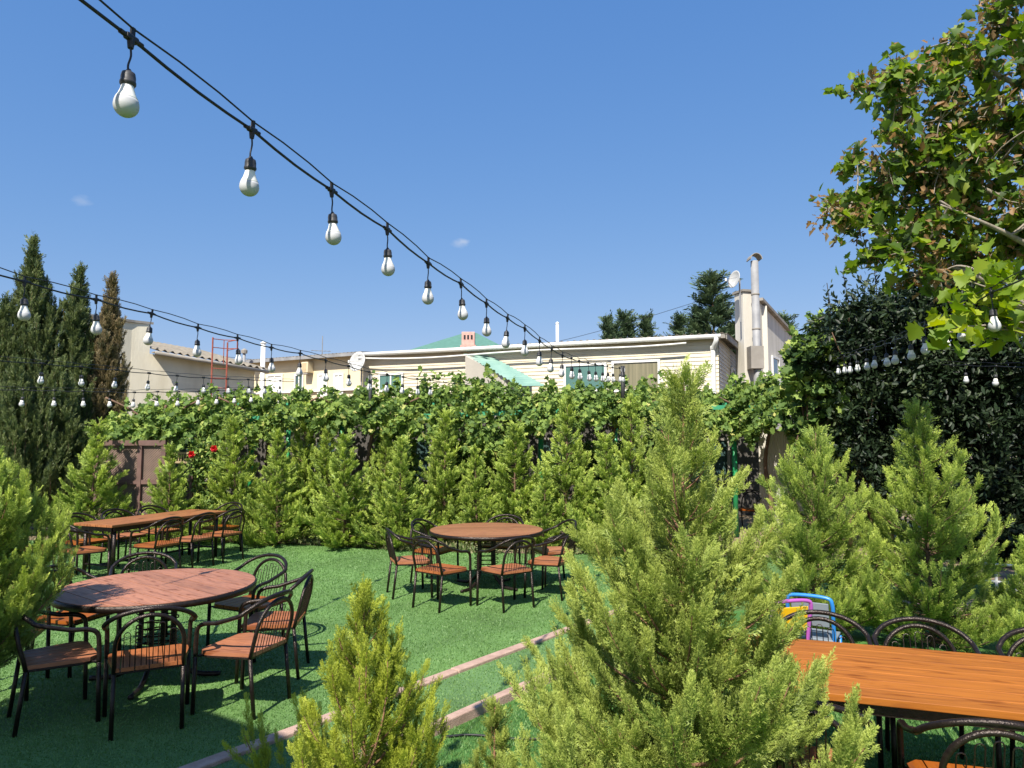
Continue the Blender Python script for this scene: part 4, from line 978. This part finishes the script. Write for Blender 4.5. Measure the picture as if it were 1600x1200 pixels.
# the row in front of the pergola: five kinds, copied
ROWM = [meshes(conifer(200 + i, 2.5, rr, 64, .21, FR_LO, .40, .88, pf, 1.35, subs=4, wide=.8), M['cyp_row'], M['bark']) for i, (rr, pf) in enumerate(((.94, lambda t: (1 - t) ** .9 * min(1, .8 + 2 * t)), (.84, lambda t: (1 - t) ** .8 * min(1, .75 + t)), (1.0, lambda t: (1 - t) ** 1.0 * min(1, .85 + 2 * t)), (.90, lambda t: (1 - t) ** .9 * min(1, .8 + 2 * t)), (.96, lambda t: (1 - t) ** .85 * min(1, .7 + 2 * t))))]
gr = 'row of young conifers before the pergola'
row = [(148, 660, 12.9, 1.0, 'conifer with spreading lower branches before the lattice screen, apart from the row'),
       (267, 698, 12.95, .82, 'small conifer before the slat railing behind the long table'),
       (372, 655, 13.4, 1.05, 'first tall conifer of the row right of the red roses'),
       (436, 676, 13.1, .85, 'slim conifer in the row before the dark window opening'),
       (479, 634, 14.0, 1.0, 'tall slender tipped conifer left of the short green post'),
       (512, 668, 13.7, .9, 'conifer whose tip stands right beside the green post of the pergola'),
       (541, 682, 12.9, 1.0, 'conifer in front of the green post of the pergola'),
       (602, 655, 13.9, .8, 'conifer half hidden between two others right of the green post'),
       (626, 688, 12.75, .86, 'low dense conifer nearest the soil edge left of the brown round table'),
       (694, 646, 13.5, 1.1, 'broad conifer behind the left side of the brown round table'),
       (745, 700, 13.0, .72, 'short conifer directly behind the brown round table'),
       (803, 664, 13.2, 1.12, 'wide conifer behind the right half of the brown round table'),
       (884, 623, 12.9, 1.05, 'tallest bright conifer between the brown round table and the big conifer'),
       (948, 682, 12.3, .9, 'conifer directly left of the big foreground conifer, nearest of the row there'),
       (987, 622, 13.3, 1.1, 'tall conifer whose tip stands under the light pole'),
       (848, 738, 12.4, .66, 'small conifer squeezed behind the right chairs of the brown round table'),
       (1040, 700, 12.8, .9, 'conifer mostly hidden behind the big foreground conifer')]
for i, (px, py, Y, wf, lb) in enumerate(row):
    p = at(px, py, Y); fo, tr = ROWM[(i * 3 + 1) % 5]; h = (p.z + .06) / 2.5
    plant_conifer((p.x, p.y, -.02), i * 1.7, fo, tr, lb, gr if i > 1 else None, sc=(wf * 1.1, wf * 1.1, h))
# tall dark cypresses at left
def column(t): return min(1, .7 + 1.2 * t) * (1 - t ** 2.6) * .93 + .05
cyp = [(60, 366, 15.5, .82, M['thuja'], 'tallest dark cypress with ragged pointed top at the left'), (118, 412, 15.9, .80, M['thuja'], 'second tallest dark cypress with an open forked top, between two others'),
       (172, 424, 16.2, .62, M['thuja_dry'], 'cypress with brown dried top beside the cream parapet'), (2, 460, 15.0, .6, M['thuja'], 'dark cypress cut off by the left photo edge'),
       (-40, 420, 17, .7, M['thuja'], 'dark cypress beyond the left photo edge'), (92, 560, 14.9, .85, M['thuja'], 'shorter dark cypress in front of the gap between the two tallest'), (35, 560, 14.4, .85, M['thuja'], 'shorter dark cypress below the tallest one')]
for i, (px, py, Y, rr, mm, lb) in enumerate(cyp[:4] + cyp[5:]):
    p = at(px, py, Y); h = p.z
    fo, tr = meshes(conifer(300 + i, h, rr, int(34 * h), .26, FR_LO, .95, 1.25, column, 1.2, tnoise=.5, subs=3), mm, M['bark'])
    plant_conifer((p.x, p.y, -.02), i, fo, tr, lb, 'tall cypresses at the left', 'cypress', name='cypress')
# firs behind the roofs
fir = [(1115, 434, 38, 1.3, 'largest dark fir behind the siding house left of the satellite dish'), (1086, 482, 38, .8, 'fir touching the left side of the largest dark fir'), (984, 487, 40, .9, 'pointed fir behind the siding house right of the leaning one'), (1013, 492, 41, .7, 'narrow fir behind the roof, second right of the leaning one'),
       (1048, 494, 40, .9, 'rounded fir behind the roof between the narrow one and the largest'), (955, 492, 39, .6, 'leaning dark fir tip at the left end of the group behind the roof'), (968, 508, 39.5, .7, 'low fir squeezed next to the leaning one'), (1222, 492, 37, .8, 'fir showing over the sloping roof edge of the gable house'), (1150, 505, 37, .7, 'small fir between the chimney stack and the largest dark fir')]
FIRM = [meshes(conifer(400 + i, 8, 1.9, 90, .6, FR_LO, .2, .85, lambda t: (1 - t) ** .85, .9, tipdens=1, subs=4), M['fir'], M['bark']) for i in range(2)]
for i, (px, py, Y, wf, lb) in enumerate(fir):
    p = at(px, py, Y); fo, tr = FIRM[i % 2]
    r_ = plant_conifer((p.x, p.y, 0), i * 2, fo, tr, lb, 'firs behind the roofs', 'fir tree', sc=(wf * 1.9, wf * 1.9, p.z / 8), name='fir_tree')
    if 'leaning dark' in lb: r_.rotation_euler = (0, R(-7), 0); r_.location.x += .9

# ------------------------------------------------------------------ broad leaves
def poly_leaf(pts, fold=.18):                # fan of triangles, midrib along +X
    V = [(0, 0, 0)] + [(x, y, abs(y) * fold) for x, y in pts]; f = [(0, i, i + 1) for i in range(1, len(pts))]
    return np.array(V, float), np.array(f), np.zeros(len(V))
grape = poly_leaf([(.02, -.05), (-.18, -.28), (.1, -.5), (.3, -.36), (.62, -.46), (.66, -.2), (1, 0), (.66, .2), (.62, .46), (.3, .36), (.1, .5), (-.18, .28), (.02, .05)], .22)
mapl = poly_leaf([(.0, -.03), (-.14, -.30), (.06, -.34), (.10, -.58), (.30, -.42), (.46, -.52), (.56, -.28), (.72, -.24), (1, 0), (.72, .24), (.56, .28), (.46, .52), (.30, .42), (.10, .58), (.06, .34), (-.14, .30), (.0, .03)], .3)
mapc = poly_leaf([(.0, -.03), (-.14, -.26), (.06, -.30), (.16, -.50), (.40, -.34), (.56, -.36), (.72, -.14), (1, .1), (.72, .14), (.56, .36), (.36, .34), (.10, .50), (.06, .30), (-.14, .26), (.0, .03)], .85)
dryl = poly_leaf([(0, -.04), (.1, -.24), (.42, -.14), (.6, -.26), (1, .04), (.6, .16), (.35, .26), (.1, .14), (0, .04)], .7)
laur = poly_leaf([(.12, -.10), (.45, -.19), (.75, -.13), (1, 0), (.75, .13), (.45, .19), (.12, .10)], .3)
def leaves(tm, P, size, g, tint, down=.3, out=None, outw=.6):
    n = len(P); D = g.normal(0, 1, (n, 3)) + np.array([0, 0, -down])
    Nn = g.normal(0, .55, (n, 3)) + np.array([0, -.35, .75])
    if out is not None: D += out * outw
    return scatter(tm, P, basis(D, Nn, size), tint)
# grapevines over the pergola: six plants side by side
TOPX = [150, 185, 230, 300, 370, 440, 500, 560, 610, 640, 700, 760, 830, 900, 960, 1030, 1090, 1150, 1190, 1250, 1300, 1330]
TOPY = [668, 640, 616, 604, 598, 604, 606, 600, 588, 594, 580, 574, 596, 590, 594, 588, 604, 584, 576, 580, 606, 640]
BOTX = [150, 260, 300, 340, 420, 432, 480, 500, 540, 600, 660, 720, 790, 850, 930, 1000, 1090, 1180, 1210, 1270, 1330]
BOTY = [690, 692, 700, 690, 690, 660, 655, 670, 662, 672, 690, 700, 720, 668, 660, 650, 670, 690, 664, 690, 720]
vine_lbl = ['grapevine above the lattice screen at the left end of the pergola', 'grapevine under the red ladder and white pipe', 'grapevine around the dark pole left of the middle of the pergola', 'grapevine with the highest mound below the teal lean-to roof', 'grapevine sprawling below the two windows of the siding house', 'grapevine at the right end of the pergola below the gable house']
edges = [150, 345, 500, 660, 850, 1060, 1335]
for vi in range(6):
    g = np.random.default_rng(500 + vi); xa, xb = edges[vi], edges[vi + 1]
    n1_ = int((xb - xa) * 30); px = g.uniform(xa, xb, n1_); top = np.interp(px, TOPX, TOPY) + 12 + 9 * np.sin(px * .13) + 6 * np.sin(px * .31 + 1); bot = np.interp(px, BOTX, BOTY) + 10 * np.sin(px * .21)
    v = g.random(n1_) ** .85; py = top + (bot - top) * v
    Yd = 13.75 + .9 * (1 - v) ** 1.5 + g.normal(0, .14, n1_) + .30 * np.sin(px * .11 + py * .07) * np.sin(px * .043 + py * .13)
    kp = g.random(n1_) < .62 + .5 * np.sin(px * .17 + 2 * np.sin(py * .12)) * np.sin(py * .15 + px * .05); px, py, Yd = px[kp], py[kp], Yd[kp]
    P = np.array([at(a, b, c)[:] for a, b, c in zip(px, py, Yd)])
    n2_ = int((xb - xa) * 19); px2 = g.uniform(xa, xb, n2_); Y2 = g.uniform(14.3, 18.3, n2_); tp = np.interp(px2, TOPX, TOPY) + 16
    P2_ = np.array([at(a, b, 14.6)[:] for a, b in zip(px2, tp)]); P2_[:, 0] *= Y2 / 14.6; P2_[:, 1] = Y2; P2_[:, 2] += g.normal(-.22, .12, n2_) - .07 * (Y2 - 14.3)
    # shoots standing up
    sh = []
    for k in range(int((xb - xa) / 26)):
        x_ = g.uniform(xa, xb); b0 = at(x_, np.interp(x_, TOPX, TOPY) + 8, g.uniform(13.9, 15.0)); dirv = Vector((g.normal(0, .5), g.normal(0, .3), 1)).normalized(); ln = g.uniform(.05, .26)
        for q in np.linspace(0, 1, 7): sh.append((b0 + dirv * ln * q)[:] + g.normal(0, .03, 3))
    P = np.concatenate([P, P2_, np.array(sh)])
    cl = .5 + .5 * np.sin(P[:, 0] * 3.1 + 1.3 * np.sin(P[:, 2] * 6)) * np.sin(P[:, 2] * 7 + P[:, 0])
    tint = np.clip(g.normal(.38, .16, len(P)) + .18 * cl + (g.random(len(P)) < .05) * .4, 0, 1)
    V = leaves(grape, P, g.uniform(.05, .12, len(P)), g, tint, .5)
    xm_ = at((xa + xb) / 2, 650, 14.4); root = empty('grapevine', (xm_.x, 14.4, 0), 0, vine_lbl[vi], 'grapevine', 'grapevines on the pergola')
    fo = link('foliage', np_mesh('foliage', *V, M['vine']), root); fo.location = (-xm_.x, -14.4, 0)
    mb = MB(); mb.tube(spline([(0, 0, 0), (.06, .03, .7), (-.05, 0, 1.4), (.05, -.05, 2.1), (.2, -.1, 2.6)], 5), [.055 - .0015 * i for i in range(21)], 7)
    for s in (-1, 1): mb.tube(spline([(.05, -.05, 2.1), (s * .5, -.1, 2.5), (s * 1.0, -.15, 2.75)], 5), .02, 5)
    mb.build('trunk', M['bark'], root, True)
# leafy stuff hanging in the shade under the pergola (low shrubs between the posts)
for k, (xa, xb, y0, y1, Yc, lb) in enumerate(((585, 650, 668, 800, 14.9, 'leafy shrub growing in the shade under the middle of the pergola'), (700, 800, 690, 800, 14.7, 'leafy grape shoots hanging to the ground behind the wide conifers'), (1000, 1075, 680, 830, 14.6, 'bright leafy shrub behind the big conifer leader under the pergola'), (905, 975, 690, 800, 15.2, 'blue green leafy shrub under the pergola behind the tallest bright conifer'))):
    g = np.random.default_rng(560 + k); n = int((xb - xa) * 22); px = g.uniform(xa, xb, n); py = g.uniform(y0, y1, n)
    P = np.array([at(a, b, c)[:] for a, b, c in zip(px, py, Yc + g.normal(0, .2, n))]); c0_ = at((xa + xb) / 2, y1, Yc)
    root = empty('shrub', (c0_.x, Yc, 0), 0, lb, 'shrub'); V = leaves(grape, P - np.array([c0_.x, Yc, 0]), g.uniform(.07, .13, n), g, np.clip(g.normal(.4, .2, n), 0, 1), .4)
    link('foliage', np_mesh('foliage', *V, M['vine']), root)
    mb = MB()
    for q in range(5): mb.tube(spline([(g.normal(0, .05), 0, 0), (g.normal(0, .15), 0, .7), (g.normal(0, .3), 0, 1.4)], 4), .014, 5)
    mb.build('stem', M['bark'], root)
# climbing rose with two red flowers
g = np.random.default_rng(600); n = 2200; px = np.concatenate([g.uniform(296, 345, n // 2), g.normal(318, 13, n // 2)]); py = np.concatenate([g.uniform(688, 740, n // 2), g.uniform(720, 812, n // 2)])
P = np.array([at(a, b, c)[:] for a, b, c in zip(px, py, 13.6 + g.normal(0, .13, n))]); c0_ = at(318, 800, 14.0)
root = empty('climbing_rose', (c0_.x, 14.0, 0), 0, 'climbing rose with two red flowers falling from the pergola to the ground', 'rose bush')
V = leaves(laur, P - np.array([c0_.x, 14.0, 0]), g.uniform(.07, .12, n), g, np.clip(g.normal(.5, .22, n), 0, 1), .4)
link('foliage', np_mesh('foliage', *V, M['vine']), root)
mb = MB()
for q in range(4): mb.tube(spline([(g.normal(0, .04), 0, 0), (g.normal(0, .12), 0, .8), (g.normal(0, .2), 0, 1.6), (g.normal(0, .3), 0, 2.1)], 4), .012, 5)
mb.build('stem', M['bark'], root)
for px, py in ((300, 710), (335, 701)):
    c = at(px, py, 13.3) - Vector((c0_.x, 14.0, 0)); mb = MB()
    for ly in range(3):
        for k in range(6):
            a = k * pi / 3 + ly * .5; rr = .075 - .02 * ly; q = Matrix.Rotation(a, 3, 'Y'); tip = c + q @ Vector((rr, -.02 - .02 * ly, 0)); s1 = q @ Vector((rr * .6, -.035 - .01 * ly, rr * .5)); s2_ = q @ Vector((rr * .6, -.035 - .01 * ly, -rr * .5))
            mb.add([c, c + s1, tip, c + s2_], [(0, 1, 2, 3)])
    mb.build('flower', M['redfl'], root)

# dark laurel hedge on the right: several bushes
def inside_poly(n, poly, g):
    xs = [p[0] for p in poly]; ys = [p[1] for p in poly]; o_ = np.zeros((0, 2))
    while len(o_) < n:
        c = np.stack([g.uniform(min(xs), max(xs), n), g.uniform(min(ys), max(ys), n)], -1); o_ = np.concatenate([o_, c[in_poly(c[:, 0], c[:, 1], poly)]])
    return o_[:n]
def bush(seed, poly, Y0, depth, ncl, per, size, m, tm, name, label, cat, rad=.40, up=0, tmean=.4):
    g = np.random.default_rng(seed); C2 = inside_poly(ncl, poly, g); Yc = Y0 + depth * g.random(ncl) ** 1.3
    P3 = np.array([at(a, b, Y0)[:] for a, b in C2]); P3[:, 0] *= Yc / Y0; P3[:, 1] = Yc; P3[:, 2] = np.maximum(P3[:, 2], .1)
    ntw = max(4, per // 11); rr = rad * g.uniform(.55, 1.5, ncl)
    td = norm(g.normal(0, 1, (ncl, ntw, 3)) + np.array([0, -.35, .35])); tl = rr[:, None] * g.uniform(.7, 1.25, (ncl, ntw))
    u_ = np.linspace(.15, 1.0, 11)[None, None, :, None]
    P = P3[:, None, None] + td[:, :, None] * tl[:, :, None, None] * u_; P = P + g.normal(0, .018, P.shape)
    outv = np.broadcast_to(td[:, :, None], P.shape) * .9 + norm(np.cross(np.broadcast_to(td[:, :, None], P.shape), g.normal(0, 1, P.shape))) * .9
    ctint = np.broadcast_to(g.normal(0, .22, (ncl, 1, 1)), P.shape[:3]).reshape(-1)
    P = P.reshape(-1, 3); outv = outv.reshape(-1, 3); ok_ = P[:, 2] > .0; P, outv, ctint = P[ok_], outv[ok_], ctint[ok_]
    tint = np.clip(g.normal(tmean, .2, len(P)) + ctint, 0, 1)
    b0 = P3.mean(0); b0 = Vector((b0[0], b0[1] + depth * .1, 0))
    root = empty(name, b0, 0, label, cat)
    V = leaves(tm, P - np.array([b0.x, b0.y, 0]), g.uniform(.7, 1.25, len(P)) * size, g, tint, .0, outv, 1.8)
    link('crown', np_mesh('crown', *V, m), root)
    mb = MB()
    for k in range(min(26, ncl)):
        q = Vector(P3[k]) - b0; st = Vector((g.normal(0, .15), g.normal(0, .12), 0))
        mb.tube(spline([st, st * 1.5 + Vector((q.x * .25, q.y * .25, q.z * .45)), q], 4), [.045 - .0045 * i for i in range(9)], 5)
    mb.build('trunk', M['bark'], root, True); return root, P3
hedge = [([(1285, 500), (1330, 470), (1400, 440), (1440, 460), (1450, 640), (1450, 780), (1360, 790), (1330, 720), (1290, 640)], 12.0, 1.9, 190, 'dark glossy laurel with thin shoots against the sky at the left end of the hedge'),
         ([(1420, 440), (1480, 420), (1540, 430), (1560, 600), (1560, 900), (1440, 900), (1430, 700)], 11.4, 1.9, 210, 'dark glossy laurel in the middle of the hedge behind the pointed conifer'),
         ([(1530, 430), (1600, 440), (1720, 460), (1740, 900), (1600, 910), (1540, 870)], 11.0, 1.9, 210, 'dark glossy laurel at the right edge behind the low conifer')]
for k, (pl, Y0, dp, nc, lb) in enumerate(hedge):
    bush(700 + k, pl, Y0, dp, nc, 170, .115, M['laurel'], laur, 'laurel_tree', lb, 'laurel')
# thin shoots over the laurel
g = np.random.default_rng(720)
c0_ = at(1310, 520, 13.6); root = empty('laurel_sapling', (c0_.x, 13.6, 0), 0, 'thin dark shoots standing up against the sky left of the hedge', 'laurel'); Ps = []; mb = MB()
for x0_, y0_, x1_, y1_ in ((1300, 520, 1292, 442), (1328, 500, 1318, 430), (1345, 500, 1352, 438), (1370, 480, 1366, 420)):
    a, b = at(x0_, y0_, 13.6), at(x1_, y1_, 13.5); o_ = Vector((c0_.x, 13.6, 0)); mb.tube([a - o_, (a + b) / 2 - o_ + Vector((.02, 0, 0)), b - o_], .008, 4); mb.tube([Vector((0, 0, 0)), (a - o_) * .6 + Vector((0, 0, .3)), a - o_], .014, 4)
    for t in np.linspace(0, 1, 26): Ps.append(np.array((a + (b - a) * t - o_)[:]) + g.normal(0, .025, 3))
Ps = np.array(Ps); V = leaves(laur, Ps, g.uniform(.08, .14, len(Ps)), g, g.random(len(Ps)), -.6); link('crown', np_mesh('crown', *V, M['laurel']), root); mb.build('trunk', M['dark'], root)
# green climber between vine and laurel
bush(730, [(1235, 560), (1262, 520), (1300, 500), (1320, 560), (1335, 640), (1345, 700), (1300, 720), (1260, 700), (1240, 640)], 12.6, .8, 60, 110, .13, M['vine'], grape, 'ivy_climber', 'green leafy climber between the gable house and the dark hedge', 'climber', .34, tmean=.35)

# maple at top right
MC = [(1477, 64), (1462, 97), (1402, 108), (1368, 131), (1395, 150), (1425, 161), (1380, 202), (1410, 221), (1537, 75), (1575, 45), (1520, 105), (1556, 150), (1590, 120), (1462, 187), (1500, 195), (1575, 190), (1440, 240), (1380, 255), (1331, 270), (1290, 318), (1305, 337), (1350, 300), (1387, 300), (1425, 285), (1462, 262), (1519, 232), (1556, 232), (1594, 255), (1369, 350), (1330, 352), (1357, 385), (1425, 337), (1462, 319), (1507, 300), (1556, 300), (1594, 319), (1406, 394), (1444, 375), (1492, 356), (1537, 356), (1462, 412), (1519, 405), (1575, 375), (1556, 430), (1425, 431), (1545, 12), (1590, 5), (1600, 80), (1610, 180), (1600, 400), (1490, 270), (1530, 270), (1480, 230), (1410, 270), (1440, 300), (1480, 330), (1385, 375), (1430, 360), (1500, 385), (1475, 150), (1530, 190)]
g = np.random.default_rng(800); cl = []
MC = [(x + 8, y) for x, y in MC]; MC = MC + [(x + g.normal(8, 14), y + g.normal(0, 14)) for x, y in MC]
for (x, y) in MC: Yc = 5.6 + 1.3 * g.random() + (1600 - x) * .0016; cl.append(np.array(at(x, y, Yc)[:]))
for k in range(90):   # the rest of the crown, out of the frame
    cl.append(np.array([g.uniform(4.3, 8.2), g.uniform(4.4, 8.0), g.uniform(3.4, 7.0)]))
cl = np.array(cl)
keep = np.ones(len(cl), bool)
for i in range(len(MC), len(cl)):
    x, y, z = cl[i]; px = 800 + F * x / y
    if px < 1640: keep[i] = False
cl = cl[keep]; nvis = len(MC)
tb = Vector((6.1, 6.6, 0)); root = empty('maple_tree', tb, 0, 'maple with browning leaves reaching into the sky from the right edge', 'maple tree')
wood_ = MB(); tp = [Vector((0, 0, 0)), Vector((.05, 0, 1.2)), Vector((-.02, .05, 2.4)), Vector((-.1, 0, 3.6)), Vector((-.2, 0, 5.2)), Vector((-.25, 0, 6.6))]
wood_.tube(spline(tp, 5), [.16 - .0052 * i for i in range(26)], 9)
limbs = []
for tgt, z0 in ((at(1300, 320, 6.5), 2.6), (at(1400, 390, 6.2), 2.3), (at(1380, 150, 6.6), 3.6), (at(1440, 240, 6.2), 3.0), (at(1480, 70, 6.2), 4.2), (at(1540, 20, 6.2), 4.8), (at(1470, 320, 5.7), 2.7), (at(1520, 420, 5.6), 2.2), (at(1520, 180, 6.8), 3.9)):
    e = tgt - tb; s0 = Vector((-.03 * z0 * .5, 0, z0)); mid = s0 + (e - s0) * .45 + Vector((0, g.normal(0, .15), .18))
    pts = spline([s0, mid, s0 + (e - s0) * .75 + Vector((0, g.normal(0, .1), .06)), e], 7); limbs.append(np.array([p[:] for p in pts]))
    wood_.tube(pts, [max(.006, .045 * (1 - i / len(pts)) + .005) for i in range(len(pts))], 6)
LP = np.concatenate(limbs); LP = np.concatenate([LP, np.array([p[:] for p in spline(tp, 5)])[8:]])
P, T, Sz = [], [], []; Pd, Td, Sd = [], [], []
tbv = np.array(tb[:])
for i, c in enumerate(cl):
    c = c - tbv; d = np.linalg.norm(LP - c, axis=1); s0 = LP[d.argmin()]
    wood_.tube(spline([Vector(s0), Vector((s0 + c) / 2 + g.normal(0, .05, 3)), Vector(c)], 4), [.012 - .001 * k for k in range(9)], 4, cap=False)
    vis = i < nvis
    nt = 6 if vis else 6
    for k in range(nt):
        e = c + norm(g.normal(0, 1, 3) + np.array([-.2, 0, .2])) * g.uniform(.08, .27) * (1 if vis else 1.7)
        wood_.tube([c, (c + e) / 2 + g.normal(0, .015, 3), e], [.005, .004, .0025], 4, cap=False)
        nl = 8 if vis else 8; dry = g.random() < .7
        for q in range(nl):
            pos = c + (e - c) * g.uniform(.35, 1.08) + g.normal(0, .035, 3)
            if dry and g.random() < .8: Pd.append(pos); Td.append(g.uniform(.6, 1) if g.random() < .8 else g.uniform(.05, .35)); Sd.append(g.uniform(.05, .10))
            else: P.append(pos); T.append(min(.57, abs(g.normal(.30, .18)))); Sz.append(g.uniform(.07, .135) if vis else g.uniform(.14, .2))
hf = len(P) // 2; pm = g.permutation(len(P)); P, T, Sz = np.array(P)[pm], np.array(T)[pm], np.array(Sz)[pm]
V = merge([leaves(mapl, P[:hf], Sz[:hf], g, T[:hf], .3), leaves(mapc, P[hf:], Sz[hf:], g, T[hf:], .5), leaves(dryl, np.array(Pd), np.array(Sd), g, np.array(Td), .5)])
link('crown', np_mesh('crown', *V, M['maple']), root); wood_.build('trunk', M['barkg'], root, True)
# a low sunlit maple bough
MB2 = [(1515, 440), (1545, 430), (1580, 440), (1600, 470), (1560, 470), (1530, 480), (1500, 490), (1575, 500), (1598, 510), (1520, 500), (1490, 512), (1475, 520), (1550, 505), (1620, 450), (1630, 500)]
tb2 = Vector((3.95, 4.9, 0)); root = empty('maple_sapling', tb2, 0, 'bright yellow green maple bough in sun beside the right hanging bulbs', 'maple tree')
g = np.random.default_rng(820); P, T, Sz = [], [], []; mb = MB(); mb.tube(spline([(0, 0, 0), (.03, 0, 1), (0, .02, 2), (-.1, 0, 2.6), (-.2, 0, 3.2)], 4), [.04 - .0018 * i for i in range(17)], 6)
for x, y in MB2:
    c = np.array((at(x, y, 4.75 + .35 * g.random()) - tb2)[:]); mb.tube(spline([(-.05, 0, 2.45), tuple(c * .5 + np.array([0, 0, 1.35])), tuple(c)], 4), .006, 4, cap=False)
    for k in range(11): P.append(c + g.normal(0, .08, 3)); T.append(g.random()); Sz.append(g.uniform(.10, .16))
P, T, Sz = np.array(P), np.array(T), np.array(Sz) * .85; V = merge([leaves(mapl, P[::2], Sz[::2], g, T[::2], .3), leaves(mapc, P[1::2], Sz[1::2], g, T[1::2], .4)]); link('crown', np_mesh('crown', *V, M['maple_y']), root); mb.build('trunk', M['barkg'], root, True)

# ------------------------------------------------------------------ weeds on the soil edge
g = np.random.default_rng(900); n = 9000
x = g.uniform(-6.5, 2.5, n); lim = np.interp(x, [-12, -7, -4.4, -3, -1.6, .5, 3, 6.5], [13.8, 13.6, 13.3, 12.9, 12.35, 12.1, 11.9, 11.4])
y = lim - .08 + g.random(n) ** 1.4 * .9; den = .5 + .5 * np.sin(x * 5 + 2 * np.sin(y * 4)); kp = g.random(n) < .25 + .75 * den; x, y = x[kp], y[kp]
P = np.stack([x, y, g.uniform(-.01, .06, len(x))], -1); V = leaves(laur, P, g.uniform(.04, .11, len(P)), g, .25 + .75 * g.random(len(P)), -1.2)
tag(link('weeds', np_mesh('weeds', *V, M['weed'])), 'low weeds and dry leaves on the soil edge of the lawn', 'weeds', kind='stuff')

# ------------------------------------------------------------------ unseen canopy added behind the viewer, shaped to throw the shade at lower left
cn = empty('shade_canopy', (-3.2, .6, 0), 0, 'unseen flat canopy added behind the viewer to shade the lower left lawn', 'canopy')
def shadow_src(px, py, h):
    p = gp(px, py, 0); k_ = h / TOSUN.z; return Vector((p.x + TOSUN.x * k_, p.y + TOSUN.y * k_, h))
a, b = shadow_src(281, 1109, 4.4), shadow_src(400, 1152, 4.4); dd = (b - a).normalized(); o_ = Vector((-3.2, .6, 0))
poly = [a - o_ - dd * .15, (a - o_) + Vector((-1.6, -.35, 0)), (a - o_) + Vector((-2.6, -4, 0)), b - o_ + dd * 1.0 + Vector((-.6, -3.5, 0)), b - o_ + dd * 1.0]
MB().prism([(p.x, p.y) for p in poly], 4.4, 4.52).build('roof', M['dull'], cn)
for q in (poly[2], poly[3]): MB().tube([(q.x * .9, q.y + .3, 0), (q.x * .9, q.y + .3, 4.4)], .06, 8).build('post', M['metal'], cn)
